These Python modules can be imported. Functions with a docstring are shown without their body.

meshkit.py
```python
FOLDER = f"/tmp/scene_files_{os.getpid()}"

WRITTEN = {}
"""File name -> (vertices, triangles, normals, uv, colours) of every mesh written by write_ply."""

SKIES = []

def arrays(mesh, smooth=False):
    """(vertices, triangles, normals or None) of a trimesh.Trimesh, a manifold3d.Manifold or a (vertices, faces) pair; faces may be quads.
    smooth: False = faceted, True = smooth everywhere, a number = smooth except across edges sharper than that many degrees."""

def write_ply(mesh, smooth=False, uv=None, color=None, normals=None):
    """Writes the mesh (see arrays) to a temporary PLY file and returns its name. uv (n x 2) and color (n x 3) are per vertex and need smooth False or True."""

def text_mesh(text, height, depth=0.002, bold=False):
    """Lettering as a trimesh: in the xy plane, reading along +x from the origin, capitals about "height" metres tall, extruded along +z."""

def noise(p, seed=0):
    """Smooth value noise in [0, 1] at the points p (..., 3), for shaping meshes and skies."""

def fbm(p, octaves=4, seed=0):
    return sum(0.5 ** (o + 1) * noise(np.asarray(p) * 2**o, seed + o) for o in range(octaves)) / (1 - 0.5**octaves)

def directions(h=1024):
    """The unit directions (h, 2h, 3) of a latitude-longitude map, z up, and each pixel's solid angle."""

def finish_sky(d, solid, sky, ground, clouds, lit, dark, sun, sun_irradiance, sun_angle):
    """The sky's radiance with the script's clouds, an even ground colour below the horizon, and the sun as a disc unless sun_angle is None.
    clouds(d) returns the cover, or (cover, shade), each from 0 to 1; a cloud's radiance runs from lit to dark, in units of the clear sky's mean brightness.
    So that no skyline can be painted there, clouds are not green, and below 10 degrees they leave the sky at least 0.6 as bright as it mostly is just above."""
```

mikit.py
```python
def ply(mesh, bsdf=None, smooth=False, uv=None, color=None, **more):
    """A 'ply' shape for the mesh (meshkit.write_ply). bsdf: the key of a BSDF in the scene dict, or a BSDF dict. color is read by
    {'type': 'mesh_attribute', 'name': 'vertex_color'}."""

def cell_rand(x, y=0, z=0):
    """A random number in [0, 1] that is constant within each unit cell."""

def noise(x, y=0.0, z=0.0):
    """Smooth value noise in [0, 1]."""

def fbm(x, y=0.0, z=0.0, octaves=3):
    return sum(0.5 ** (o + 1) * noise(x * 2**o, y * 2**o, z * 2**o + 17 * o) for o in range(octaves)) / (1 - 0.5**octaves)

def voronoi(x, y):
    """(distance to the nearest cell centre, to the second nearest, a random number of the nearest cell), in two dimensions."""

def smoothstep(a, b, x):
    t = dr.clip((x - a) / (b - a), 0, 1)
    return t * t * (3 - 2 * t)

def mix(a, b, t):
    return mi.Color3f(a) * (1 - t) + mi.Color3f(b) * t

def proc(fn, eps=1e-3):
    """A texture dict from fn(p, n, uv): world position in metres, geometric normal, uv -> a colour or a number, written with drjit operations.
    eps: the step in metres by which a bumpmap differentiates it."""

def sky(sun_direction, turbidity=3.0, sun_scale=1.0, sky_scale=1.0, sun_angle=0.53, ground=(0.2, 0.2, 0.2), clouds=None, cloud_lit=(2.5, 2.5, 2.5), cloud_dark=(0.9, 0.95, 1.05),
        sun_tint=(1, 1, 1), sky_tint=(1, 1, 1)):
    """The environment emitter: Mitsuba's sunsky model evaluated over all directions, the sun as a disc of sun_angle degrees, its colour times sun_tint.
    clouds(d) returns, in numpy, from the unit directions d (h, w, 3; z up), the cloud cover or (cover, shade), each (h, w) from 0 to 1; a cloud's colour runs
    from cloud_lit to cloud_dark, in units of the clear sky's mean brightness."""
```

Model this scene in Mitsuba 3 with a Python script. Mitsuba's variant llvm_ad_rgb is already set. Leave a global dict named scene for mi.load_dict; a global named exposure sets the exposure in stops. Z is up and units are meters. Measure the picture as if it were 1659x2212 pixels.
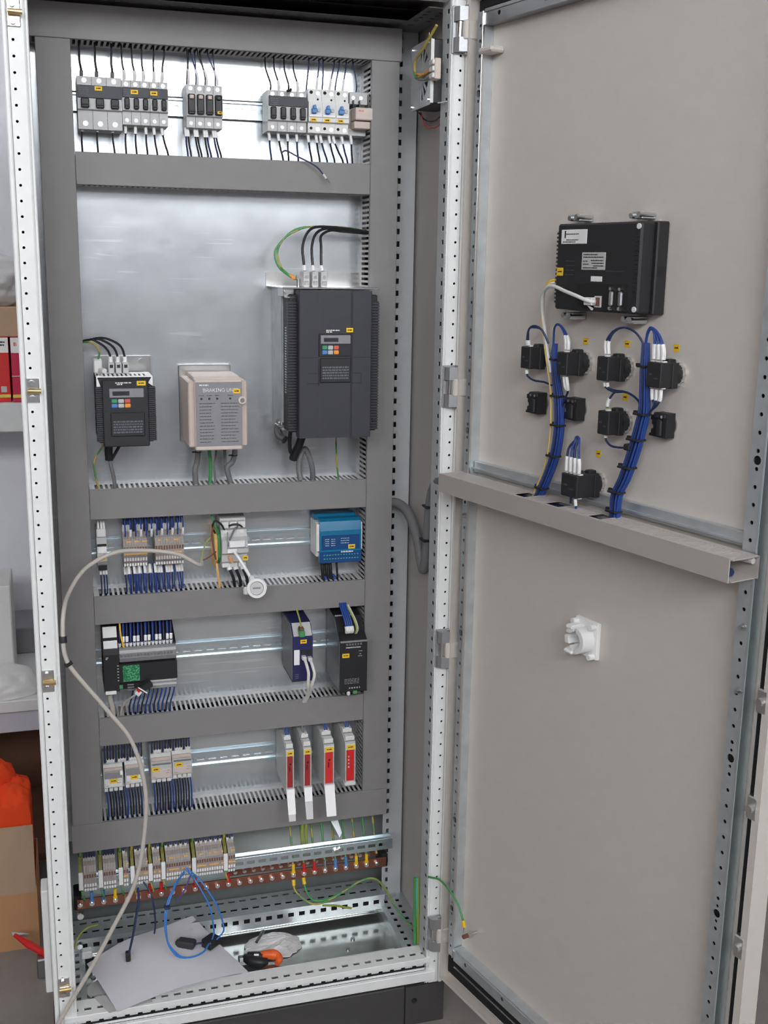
import math, random
import numpy as np, trimesh, mitsuba as mi, drjit as dr, mikit, meshkit
from shapely.geometry import box as sbox, Point, Polygon
from shapely.ops import unary_union
from shapely import affinity
rng = random.Random(7)
scene, labels = {}, {}
# ---------------------------------------------------------------- camera, light, exposure
CAM = dict(pos=(0.03503, -1.99398, 1.59807),
           fwd=(0.2810539595, 0.9351927646, -0.2154603564), up=(0.0461975574, 0.2110656666, 0.9763795727))
exposure = -0.02
T4 = mi.ScalarTransform4f
scene['camera'] = {'type': 'perspective', 'fov': 2 * math.degrees(math.atan(829.5 / 2397.61)), 'fov_axis': 'x', 'near_clip': 0.05, 'far_clip': 100,
                   'to_world': T4().look_at(origin=list(CAM['pos']), target=[a + b for a, b in zip(CAM['pos'], CAM['fwd'])], up=list(CAM['up']))}
WINDOW_L = (13.3, 13.6, 14.1)
ADDED_PANE_L = (2.2, 2.25, 2.35)   # dim lower panes, added for the steel plate to mirror
ROOM = dict(x0=-3.6, x1=3.4, y0=-4.4, y1=1.3, z1=4.0)

# ---------------------------------------------------------------- helpers
EYE = np.eye(4)
_th = math.atan2(-.9681, .2504)
DOOR = np.array([[math.cos(_th), -math.sin(_th), 0, .79], [math.sin(_th), math.cos(_th), 0, 0], [0, 0, 1, 0], [0, 0, 0, 1.0]])
CUR = EYE

def spline(pts, n=8):
    p = np.asarray(pts, float)
    if len(p) < 3:
        return p
    q = np.vstack([2 * p[0] - p[1], p, 2 * p[-1] - p[-2]])
    out = []
    for i in range(1, len(q) - 2):
        t = np.linspace(0, 1, n, endpoint=False)[:, None]
        a, b, c, d = q[i - 1:i + 3]
        out.append(.5 * (2 * b + (c - a) * t + (2 * a - 5 * b + 4 * c - d) * t**2 + (3 * b - a - 3 * c + d) * t**3))
    return np.vstack(out + [p[-1:]])

class B:
    def __init__(s):
        s.v, s.f, s.n = [], [], 0
    def add(s, v, f):
        s.v.append(np.asarray(v, float)); s.f.append(np.asarray(f, int) + s.n); s.n += len(v)
        return s
    def mesh(s, m):
        return s.add(m.vertices, m.faces)
    def box(s, x0, x1, y0, y1, z0, z1):
        v = [(x, y, z) for x in (x0, x1) for y in (y0, y1) for z in (z0, z1)]
        f = [[0, 1, 3], [0, 3, 2], [4, 6, 7], [4, 7, 5], [0, 4, 5], [0, 5, 1], [2, 3, 7], [2, 7, 6], [0, 2, 6], [0, 6, 4], [1, 5, 7], [1, 7, 3]]
        return s.add(v, f)
    def cbox(s, x0, x1, y0, y1, z0, z1, c=.001):
        c = min(c, .45 * min(x1 - x0, y1 - y0, z1 - z0))
        pts = []
        for sx, X in ((1, x0), (-1, x1)):
            for sy, Y in ((1, y0), (-1, y1)):
                for sz, Z in ((1, z0), (-1, z1)):
                    pts += [(X + sx * c, Y + sy * c, Z), (X + sx * c, Y, Z + sz * c), (X, Y + sy * c, Z + sz * c)]
        return s.hull(pts)
    def hull(s, pts):
        return s.mesh(trimesh.convex.convex_hull(np.array(pts)))
    def tube(s, pts, r, k=7, n=8):
        p = spline(pts, n)
        t = np.gradient(p, axis=0); t /= np.linalg.norm(t, axis=1, keepdims=True) + 1e-12
        a = np.cross(t[0], [0.31, .8, .52]); a /= np.linalg.norm(a)
        A = []
        for ti in t:
            a = a - ti * (a @ ti); a /= np.linalg.norm(a); A.append(a)
        A = np.array(A); Bn = np.cross(t, A)
        ang = np.arange(k) * 2 * np.pi / k
        rr = np.broadcast_to(r, (len(p),))
        v = p[:, None] + rr[:, None, None] * (np.cos(ang)[None, :, None] * A[:, None] + np.sin(ang)[None, :, None] * Bn[:, None])
        m = len(p); f = []
        i, j = np.meshgrid(np.arange(m - 1), np.arange(k), indexing='ij')
        q = np.stack([i * k + j, i * k + (j + 1) % k, (i + 1) * k + (j + 1) % k, (i + 1) * k + j], -1).reshape(-1, 4)
        f = np.vstack([q[:, [0, 1, 2]], q[:, [0, 2, 3]]])
        v = np.vstack([v.reshape(-1, 3), p[0], p[-1]]); e = m * k
        caps = [[e, (j + 1) % k, j] for j in range(k)] + [[e + 1, (m - 1) * k + j, (m - 1) * k + (j + 1) % k] for j in range(k)]
        return s.add(v, np.vstack([f, caps]))
    def cyl(s, p0, p1, r, k=16, r1=None):
        return s.tube([p0, p1], r if r1 is None else np.array([r, r1]), k)
    def prism(s, poly, ax, a, b):
        if not hasattr(poly, 'geom_type'):
            poly = Polygon(poly)
        for g in getattr(poly, 'geoms', [poly]):
            if g.is_empty:
                continue
            m = trimesh.creation.extrude_polygon(g, b - a, engine='earcut')
            u, v, w = m.vertices.T; w = w + a; f = m.faces
            if ax == 'z': V = np.c_[u, v, w]
            elif ax == 'x': V = np.c_[w, u, v]
            else: V, f = np.c_[u, w, v], f[:, ::-1]
            s.add(V, f)
        return s
    def xf(s, M):
        v = np.vstack(s.v); s.v = [v @ np.asarray(M)[:3, :3].T + np.asarray(M)[:3, 3]]; s.f = [np.vstack(s.f)]
        return s
    def out(s):
        return trimesh.Trimesh(np.vstack(s.v), np.vstack(s.f), process=False)

def rot(axis, deg, c=(0, 0, 0)):
    return trimesh.transformations.rotation_matrix(math.radians(deg), axis, c)
def mv(x, y, z):
    return trimesh.transformations.translation_matrix((x, y, z))

_used = {}
def uniq(base):
    n = _used.get(base, -1) + 1; _used[base] = n
    return base if n == 0 else '%s_%03d' % (base, n)
def thing(name, label, cat, group=None, kind=None):
    k = uniq(name); labels[k] = {'label': label, 'category': cat}
    if group: labels[k]['group'] = group
    if kind: labels[k]['kind'] = kind
    return k
def shape(m, mat, smooth=False):
    return mikit.ply(m.out() if isinstance(m, B) else m, mat, smooth)
def put(key, sh, tw=None):
    tw = CUR if tw is None else tw
    scene[key] = dict(sh) if tw is EYE else {**sh, 'to_world': T4(tw.tolist())}
    return key
def part(parent, name, m, mat, smooth=False, label=None, tw=None, kind=None):
    k = uniq(parent + '__' + name)
    put(k, m if isinstance(m, dict) else shape(m, mat, smooth), tw)
    if label or kind: labels[k] = {a: b for a, b in (('label', label), ('kind', kind)) if b}
    return k
def solo(name, label, cat, m, mat, smooth=False, group=None, kind=None):
    k = thing(name, label, cat, group, kind)
    put(k, shape(m, mat, smooth)); return k
def struct(name, m, mat, smooth=False):
    labels[name] = {'kind': 'structure'}
    put(name, shape(m, mat, smooth)); return name

# ---------------------------------------------------------------- materials
def P(key, base, rough=.5, metal=0., spec=.5, **kw):
    d = {'type': 'principled', 'roughness': rough if isinstance(rough, dict) else float(rough), 'metallic': float(metal), 'specular': float(spec), **kw}
    d['base_color'] = base if isinstance(base, dict) else {'type': 'rgb', 'value': list(base)}
    scene[key] = {'type': 'twosided', 'b': d}
nz, fb, sst, mix = mikit.noise, mikit.fbm, mikit.smoothstep, mikit.mix
P('m_paint', mikit.proc(lambda p, n, uv: mi.Color3f(.80, .81, .80) * (.97 + .06 * fb(p.x * 30, p.y * 30, p.z * 30))), .42, 0, .4)
P('m_door', mikit.proc(lambda p, n, uv: mi.Color3f(.62, .575, .53) * (.97 + .05 * fb(p.x * 60, p.y * 60, p.z * 60))), .5, 0, .35)
P('m_paint_shaded', (.47, .44, .42), .5, 0, .3)  # cabinet paint darkened to stand for the shade inside
P('m_duct', mikit.proc(lambda p, n, uv: mi.Color3f(.225, .217, .214) * (.97 + .06 * fb(p.x * 40, p.y * 40, p.z * 40))), .5, 0, .3)
P('m_duct_lit', (.52, .515, .51), .5, 0, .3)  # duct grey lightened: window light on the slotted walls put into colour
P('m_doorduct', (.40, .37, .345), .5, 0, .3)
def _plate(p, n, uv):
    s = sst(.78, .9, nz(p.x * 9 + 3 * nz(p.z * 60, p.x * 4), p.z * 260, 2.)) * sst(.5, .75, nz(p.x * 14, p.z * 14, 9.))
    return mi.Color3f(.70, .735, .76) * (.86 + .14 * fb(p.x * 26, p.z * 26, 4., 4) + .16 * s)
P('m_plate', mikit.proc(_plate), mikit.proc(lambda p, n, uv: .19 + .06 * fb(p.x * 18, p.z * 40, 7.)), .75)
P('m_floorplate', mikit.proc(lambda p, n, uv: mi.Color3f(.56, .58, .55) * (.75 + .35 * fb(p.x * 22, p.y * 22, 4., 4))), .14, .9)
P('m_zinc', (.70, .80, .84), .27, .85)
P('m_galv', mikit.proc(lambda p, n, uv: mi.Color3f(.62, .66, .68) * (.8 + .3 * fb(p.x * 40, p.y * 40, p.z * 40))), .4, .7)
P('m_steel', (.72, .72, .71), .22, 1.0)
P('m_darksteel', (.40, .41, .42), .4, 1.0)
P('m_roof_shaded', (.20, .20, .20), .5, .3)  # galvanised steel coloured dark for the shadow under the roof
P('m_backsheet', (.34, .37, .36), .4, .6)
P('m_dimink', (.13, .14, .16), .6, 0, .2)
P('m_olive', (.20, .19, .05), .5, 0, .3)
P('m_cardwhite', (.95, .95, .95), .6, 0, .2)
P('m_postgrey', (.46, .475, .485), .5, 0, .3)
P('m_brass', (.62, .45, .22), .3, .9)
P('m_oranged', (.85, .14, .03), .45, 0, .4)
P('m_hinge', (.42, .43, .44), .45, .8)
P('m_black', (.018, .018, .020), .45, 0, .4)
P('m_drive', (.036, .037, .045), .5, 0, .4)
P('m_drive2', (.022, .022, .026), .55, 0, .4)
P('m_band', (.045, .047, .055), .5, 0, .4)
P('m_mcb', (.50, .50, .495), .5, 0, .35)
P('m_mcbw', (.70, .70, .68), .5, 0, .35)
P('m_beige', (.56, .47, .42), .55, 0, .35)
P('m_beigelid', (.60, .51, .46), .55, 0, .35)
P('m_label', (.24, .24, .255), .5, 0, .35)
P('m_term', (.34, .305, .285), .55, 0, .3)
P('m_white', (.82, .82, .81), .5, 0, .35)
P('m_yellow', (.83, .52, .02), .5, 0, .3)
P('m_ink', (.05, .045, .04), .7, 0, .1)
P('m_greyink', (.42, .44, .47), .6, 0, .2)
P('m_orange', (.85, .30, .05), .45, 0, .4)
P('m_jumper', (.74, .42, .14), .45, 0, .4)
P('m_redlens', (.62, .03, .03), .25, 0, .5)
P('m_redlens2', (.34, .025, .03), .25, 0, .5)
P('m_red', (.60, .02, .02), .4, 0, .4)
P('m_crimson', (.50, .015, .06), .4, 0, .4)
P('m_bluewire', (.020, .055, .24), .45, 0, .4)
P('m_navywire', (.016, .026, .085), .45, 0, .4)
P('m_bluebright', (.04, .19, .55), .4, 0, .4)
P('m_blackwire', (.015, .015, .017), .4, 0, .4)
P('m_greywire', (.16, .16, .165), .5, 0, .4)
P('m_lightwire', (.50, .46, .42), .5, 0, .4)
P('m_whitewire', (.70, .69, .66), .45, 0, .4)
P('m_redwire', (.45, .05, .04), .45, 0, .4)
P('m_purplewire', (.12, .07, .25), .45, 0, .4)
P('m_yg', mikit.proc(lambda p, n, uv: mix((.40, .31, .07), (.09, .24, .08), sst(.4, .6, dr.sin((p.x * 1.0 + p.y * .6 + p.z * .8) * 160) * .5 + .5))), .45, 0, .4)
P('m_green', (.06, .27, .09), .45, 0, .4)
P('m_lime', (.28, .33, .07), .45, 0, .4)
P('m_teal', (.10, .42, .34), .45, 0, .4)
P('m_bluekey', (.08, .23, .52), .45, 0, .4)
P('m_redkey', (.60, .12, .10), .45, 0, .4)
P('m_greenkey', (.05, .28, .14), .45, 0, .4)
P('m_bluecover', (.004, .15, .30), .15, 0, .6, clearcoat=.5)
P('m_bluecover2', (.004, .055, .19), .15, 0, .6, clearcoat=.5)
P('m_switch', (.020, .022, .085), .45, 0, .4)
P('m_pcb', mikit.proc(lambda p, n, uv: mix((.02, .16, .06), (.10, .36, .20), sst(.5, .6, nz(p.x * 500, p.z * 500)))), .4, 0, .4)
P('m_copper', (.30, .12, .08), .38, .75)
P('m_plinth', (.055, .052, .053), .55, 0, .35)
P('m_gasket', (.02, .02, .021), .7, 0, .2)
P('m_paper', (.66, .65, .69), .8, 0, .1)
P('m_concrete', mikit.proc(lambda p, n, uv: mix((.20, .182, .167), (.29, .268, .248), fb(p.x * 7, p.y * 7, 1., 5))), .55, 0, .3)
P('m_wall', mikit.proc(lambda p, n, uv: mi.Color3f(.78, .78, .83) * (.95 + .08 * fb(p.x * 3, p.y * 3, p.z * 3))), .8, 0, .1)
P('m_wallbrown', (.17, .14, .12), .7, 0, .2)
P('m_ceiling', (.66, .66, .65), .9, 0, .1)
P('m_card', mikit.proc(lambda p, n, uv: mi.Color3f(.46, .32, .22) * (.94 + .1 * fb(p.x * 60, p.y * 60, p.z * 14))), .8, 0, .1)
P('m_cardor', mikit.proc(lambda p, n, uv: mi.Color3f(.50, .27, .14) * (.94 + .1 * fb(p.x * 60, p.y * 60, p.z * 14))), .8, 0, .1)
P('m_brown', (.16, .085, .06), .8, 0, .1)
P('m_cloth', (.75, .07, .02), .8, 0, .1)
P('m_shelf', (.66, .67, .66), .5, 0, .3)
P('m_apron', (.50, .51, .56), .5, 0, .3)
P('m_foil', (.72, .72, .71), .3, .2, .6)
P('m_copperband', (.7, .55, .1), .5, 0, .3)
scene['m_clear'] = {'type': 'roughdielectric', 'alpha': .12, 'int_ior': 1.3, 'ext_ior': 1.0}
scene['m_film'] = {'type': 'twosided', 'b': {'type': 'principled', 'base_color': {'type': 'rgb', 'value': [.62, .61, .61]}, 'roughness': .35, 'specular': .6}}

def glow(key, m, rgb):
    d = shape(m, 'm_white'); d['emitter'] = {'type': 'area', 'radiance': {'type': 'rgb', 'value': list(rgb)}}
    put(key, d)

# ---------------------------------------------------------------- the workshop
R_ = ROOM
struct('floor', B().box(R_['x0'], R_['x1'], R_['y0'], R_['y1'], -.1, 0), 'm_concrete')
struct('ceiling', B().box(R_['x0'], R_['x1'], R_['y0'], R_['y1'], R_['z1'], R_['z1'] + .1), 'm_ceiling')
struct('wall_back', B().box(R_['x0'], R_['x1'], R_['y1'], R_['y1'] + .1, 0, R_['z1']), 'm_wall')
struct('wall_left', B().box(R_['x0'] - .1, R_['x0'], R_['y0'], R_['y1'], 0, R_['z1']), 'm_wallbrown')
struct('wall_right', B().box(R_['x1'], R_['x1'] + .1, R_['y0'], R_['y1'], 0, R_['z1']), 'm_wallbrown')
# front wall behind the viewer, with a band of high windows
WZ0, WZ1 = 2.66, 3.60
wins = [(-3.0, -1.25), (-1.1, .65), (.8, 2.55)]
WZL = 2.12
fw = sbox(R_['x0'], 0, R_['x1'], R_['z1'])
for a, b in wins:
    fw = fw.difference(sbox(a, WZL, b, WZ1))
struct('wall_front', B().prism(fw, 'y', R_['y0'] - .1, R_['y0']), 'm_wall')
for i, (a, b) in enumerate(wins):
    w = 'window_%d' % (i + 1)
    labels[w] = {'kind': 'structure'}
    m = B()
    for q in (sbox(a, WZL, b, WZ1).difference(sbox(a + .04, WZL + .04, b - .04, WZ0 - .02)).difference(sbox(a + .04, WZ0 + .02, b - .04, WZ1 - .04)),):
        m.prism(q, 'y', R_['y0'] - .08, R_['y0'] - .03)
    m.box((a + b) / 2 - .02, (a + b) / 2 + .02, R_['y0'] - .075, R_['y0'] - .035, WZL + .04, WZ1 - .04)
    put(w, shape(m, 'm_white'))
    glow(w + '__pane', B().box(a, b, R_['y0'] - .1, R_['y0'] - .09, WZ0, WZ1), WINDOW_L)
    glow(w + '__added_pane', B().box(a, b, R_['y0'] - .1, R_['y0'] - .09, WZL, WZ0), ADDED_PANE_L)  # added lower row, unseen, there for its reflection in the plate
# ---------------------------------------------------------------- the cabinet
CAB = thing('electrical_cabinet', 'tall light grey steel electrical cabinet standing open on a dark plinth', 'cabinet')
ZB, ZT = .095, 2.105
HOLES = [1.97 - .025 * i for i in range(-4, 75)]
def holes_poly(x0, x1, z0, z1, xs, zs, r=.0023, sq=False, sx=None, sz=None):
    base = sbox(x0, z0, x1, z1)
    hs = []
    for x in xs:
        for z in zs:
            if z0 + .006 < z < z1 - .006:
                hs.append(sbox(x - sx, z - sz, x + sx, z + sz) if sq else Point(x, z).buffer(r, 3))
    return base.difference(unary_union(hs)) if hs else base
def front_post(xc, sgn, r0, r1):
    m = B()
    X = lambda a, b: (min(xc + sgn * a, xc + sgn * b), max(xc + sgn * a, xc + sgn * b))
    e = r0 - .003
    a, b = X(-.0075, e)
    m.prism(holes_poly(a, b, ZB, ZT, [xc], HOLES), 'y', 0, .002)
    a, b = X(-.0170, -.0085); m.cbox(a, b, -.005, .03, ZB, ZT, .002)
    a, b = X(-.0085, -.0070); m.box(a, b, .004, .006, ZB, ZT)
    p = [(xc + sgn * e, 0), (xc + sgn * r0, .004), (xc + sgn * r0, .007), (xc + sgn * e, .002)]
    m.prism(p, 'z', ZB, ZT)
    a, b = X(r0, r1); m.cbox(a, b, -.001, .045, ZB, ZT, .0015)
    return m
lp = part(CAB, 'front_post', front_post(0, 1, .0195, .0245), 'm_paint')
rp = part(CAB, 'front_post', front_post(.764, -1, .0145, .0193), 'm_paint')
# black sheets painted in for the dark voids behind the small holes of the posts
part(lp, 'hole_shade', B().box(-.007, .0190, .012, .014, ZB, ZT), 'm_gasket')
part(rp, 'hole_shade', B().box(.750, .771, .012, .014, ZB, ZT), 'm_gasket')
# inner strip of the right front post, with slots seen edge on
fl = Polygon([(.0, ZB), (.042, ZB), (.042, ZT), (.0, ZT)])
sl = unary_union([sbox(.006, z - .004, .018, z + .004) for z in HOLES])
part(rp, 'inner_strip', B().prism(fl.difference(sl), 'x', .7425, .7437), 'm_postgrey')
part(rp, 'dark_joint', B().box(.7439, .7446, .001, .040, ZB, ZT), 'm_gasket')
# keepers (door locks close on them) on the left post
for z in (1.985, 1.3815, .854, .2255):
    b = B().cbox(-.008, .013, -.003, .0, z - .021, z + .021, .001)
    for q in (-1, 1):
        b.cyl((.001, -.003, z + q * .013), (.001, -.008, z + q * .013), .005, 12)
    b.cbox(-.006, .014, -.010, 0, z - .0015, z + .0015, .0006)
    kp = part(lp, 'lock_keeper', b, 'm_steel', 30)
    part(kp, 'roller', B().cyl((-.006, -.010, z), (.016, -.010, z), .0045, 12), 'm_brass', 30)
# rear posts with square holes, behind the ducts
for nm, x0, x1, xh in (('rear_post', .7210, .7670, .7325), ('rear_post', -.012, .014, .004)):
    part(CAB, nm, B().prism(holes_poly(x0, x1, .15, 2.06, [xh], [1.97 - .025 * i for i in range(-4, 75)], sq=True, sx=.0032, sz=.0055), 'y', .258, .2605).box(x1 - .002, x1, .2605, .33, .15, 2.06), 'm_postgrey')
# panels
part(CAB, 'side_panel', B().box(.7735, .7755, .03, .335, ZB, ZT), 'm_paint_shaded')
part(CAB, 'side_panel', B().box(-.0165, -.0145, .03, .335, ZB, ZT), 'm_paint_shaded')
part(CAB, 'back_panel', B().box(-.0165, .7755, .333, .335, ZB, ZT), 'm_backsheet')
part(CAB, 'roof', B().box(-.0165, .7805, .0, .335, 2.095, ZT), 'm_paint_shaded')
part(CAB, 'side_strip', B().cbox(-.032, -.018, .04, .09, .19, .412, .002), 'm_paint')
# roof rails and top front frame
xs = [.03 + .025 * i for i in range(29)]
part(CAB, 'roof_rail', B().prism(holes_poly(.0, .765, .165, .285, xs, [.192, .249], sq=True, sx=.006, sz=.005), 'z', 2.055, 2.057), 'm_roof_shaded')
part(CAB, 'roof_rail', B().box(0, .765, .165, .285, 2.075, 2.077), 'm_gasket')  # black sheet paints the dark behind the roof rail holes
part(CAB, 'roof_rail', B().prism(holes_poly(.715, .7655, .04, .165, [.728, .752], [.05 + .025 * i for i in range(5)], sq=True, sx=.005, sz=.006), 'z', 2.055, 2.057), 'm_roof_shaded')
part(CAB, 'top_frame', B().cbox(-.017, .781, -.003, .03, 2.063, ZT, .002), 'm_paint')
# bottom frame: low rim, dark perforated groove, bright upper edge, slotted top face
xs = [.02 + .025 * i for i in range(30)]
part(CAB, 'bottom_frame', B().cbox(-.017, .765, -.006, .004, .103, .1255, .0015)
     .prism(holes_poly(-.017, .76, .1255, .146, xs, [.136], sq=True, sx=.0045, sz=.003), 'y', .004, .006)
     .prism(holes_poly(.0, .752, .0, .047, xs, [.018], sq=True, sx=.0068, sz=.0046), 'z', .1555, .1575)
     .cbox(.0, .752, -.004, .004, .146, .158, .001).box(0, .75, .045, .047, .13, .1555), 'm_paint')
part(CAB, 'bottom_slot_shade', B().box(-.014, .758, .009, .011, .11, .15).box(0, .75, .0, .045, .134, .136), 'm_gasket')  # black backing draws the shade inside the frame slots
ys = [.055 + .025 * i for i in range(9)]
side = lambda a, b: B().prism(holes_poly(a, b, .045, .27, [a + .016, a + .043], ys, sq=True, sx=.0042, sz=.0052), 'z', .1535, .1555).box(a if a > .3 else b - .002, (a + .002) if a > .3 else b, .045, .27, .13, .1535)
part(CAB, 'side_rail', side(.708, .7735), 'm_galv')
part(CAB, 'side_rail', side(-.014, .045), 'm_galv')
part(CAB, 'side_hole_shade', B().box(.712, .772, .047, .268, .138, .14), 'm_gasket')  # black sheet in place of the shade under the side rail
m = B().prism(holes_poly(.02, .715, .212, .286, xs, [.238, .272], sq=True, sx=.0075, sz=.0042), 'z', .1845, .1865)
m.prism(holes_poly(.02, .715, .1505, .1845, xs, [.170], sq=True, sx=.0065, sz=.005), 'y', .212, .214)
rr = part(CAB, 'rear_rail', m, 'm_galv')
part(rr, 'hole_shade', B().box(.022, .713, .220, .285, .166, .168).box(.022, .713, .224, .226, .15, .184), 'm_gasket')  # black sheets stand for the shade behind the rear rail holes
# floor plates: three overlapping sheets
part(CAB, 'floor_plate', B().cbox(-.01, .72, .04, .085, .126, .1290, .0006), 'm_floorplate')
part(CAB, 'floor_plate', B().cbox(-.01, .72, .080, .236, .130, .1325, .0008).cbox(-.01, .70, .080, .083, .1325, .1345, .0006), 'm_floorplate')
part(CAB, 'floor_plate', B().cbox(-.01, .72, .232, .33, .133, .1355, .0006), 'm_floorplate')
part(CAB, 'floor_plate_edge', B().cbox(.0, .70, .0805, .0835, .1326, .1350, .0006), 'm_zinc')
part(CAB, 'floor_plate_edge', B().cbox(.0, .70, .2320, .2345, .1356, .1375, .0006), 'm_zinc')
part(CAB, 'floor_plate_edge', B().cbox(.0, .70, .0805, .0835, .1326, .1350, .0006), 'm_zinc')
part(CAB, 'floor_plate_edge', B().cbox(.0, .70, .2320, .2345, .1356, .1375, .0006), 'm_zinc')
part(CAB, 'floor_plate_edge', B().cbox(.0, .70, .0805, .0835, .1326, .1350, .0006), 'm_zinc')
part(CAB, 'floor_plate_edge', B().cbox(.0, .70, .2320, .2345, .1356, .1375, .0006), 'm_zinc')
part(CAB, 'floor_plate_edge', B().cbox(.0, .70, .0805, .0835, .1326, .1350, .0006), 'm_zinc')
part(CAB, 'floor_plate_edge', B().cbox(.0, .70, .2320, .2345, .1356, .1375, .0006), 'm_zinc')
part(CAB, 'floor_plate_edge', B().cbox(.0, .70, .0805, .0835, .1326, .1350, .0006), 'm_zinc')
part(CAB, 'floor_plate_edge', B().cbox(.0, .70, .2320, .2345, .1356, .1375, .0006), 'm_zinc')
for x, y in ((.62, .14), (.60, .105), (.06, .15)):
    part(CAB, 'floor_screw', B().cyl((x, y, .1325), (x, y, .1355), .005, 10), 'm_darksteel', 30)
# plinth
pl = part(CAB, 'plinth', B().cbox(-.022, .70, .002, .32, .0, .0925, .002), 'm_plinth')
pc = part(CAB, 'plinth_corner', B().prism(sbox(.7005, 0, .787, .0925).difference(Point(.72, .058).buffer(.0065, 5)), 'y', -.001, .02).box(.7005, .787, .02, .32, 0, .0925).box(.7135, .7265, .014, .016, .05, .066), 'm_plinth')
# mounting plate
MP = part(CAB, 'mounting_plate', B().cbox(.018, .728, .2725, .2750, .385, 2.05, .0006), 'm_plate')
part(MP, 'lower_lip', B().cbox(.03, .715, .2725, .30, .382, .3845, .0008), 'm_zinc')

# hinges: two knuckles on the post, the lug of the door between
for i, zc in enumerate((2.012, 1.378, .854, .217)):
    h = part(CAB, 'hinge', B().cbox(.745, .777, -.004, -.001, zc - .040, zc + .040, .001), 'm_hinge')
    for s in (-1, 1):
        m = B().prism([(.747, -.001), (.748, -.010), (.754, -.017), (.770, -.019), (.777, -.012), (.778, -.001)], 'z', *sorted((zc + s * .0135, zc + s * .0375)))
        part(h, 'knuckle', m, 'm_hinge')
    part(h, 'pin', B().cyl((.757, -.011, zc - .013), (.757, -.011, zc + .013), .005, 12).cyl((.768, -.012, zc - .041), (.768, -.012, zc + .041), .0035, 8), 'm_steel', 30)
    part(h, 'door_lug', B().cbox(.7615, .790, -.021, -.004, zc - .0175, zc + .0155, .002), 'm_door')

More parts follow.
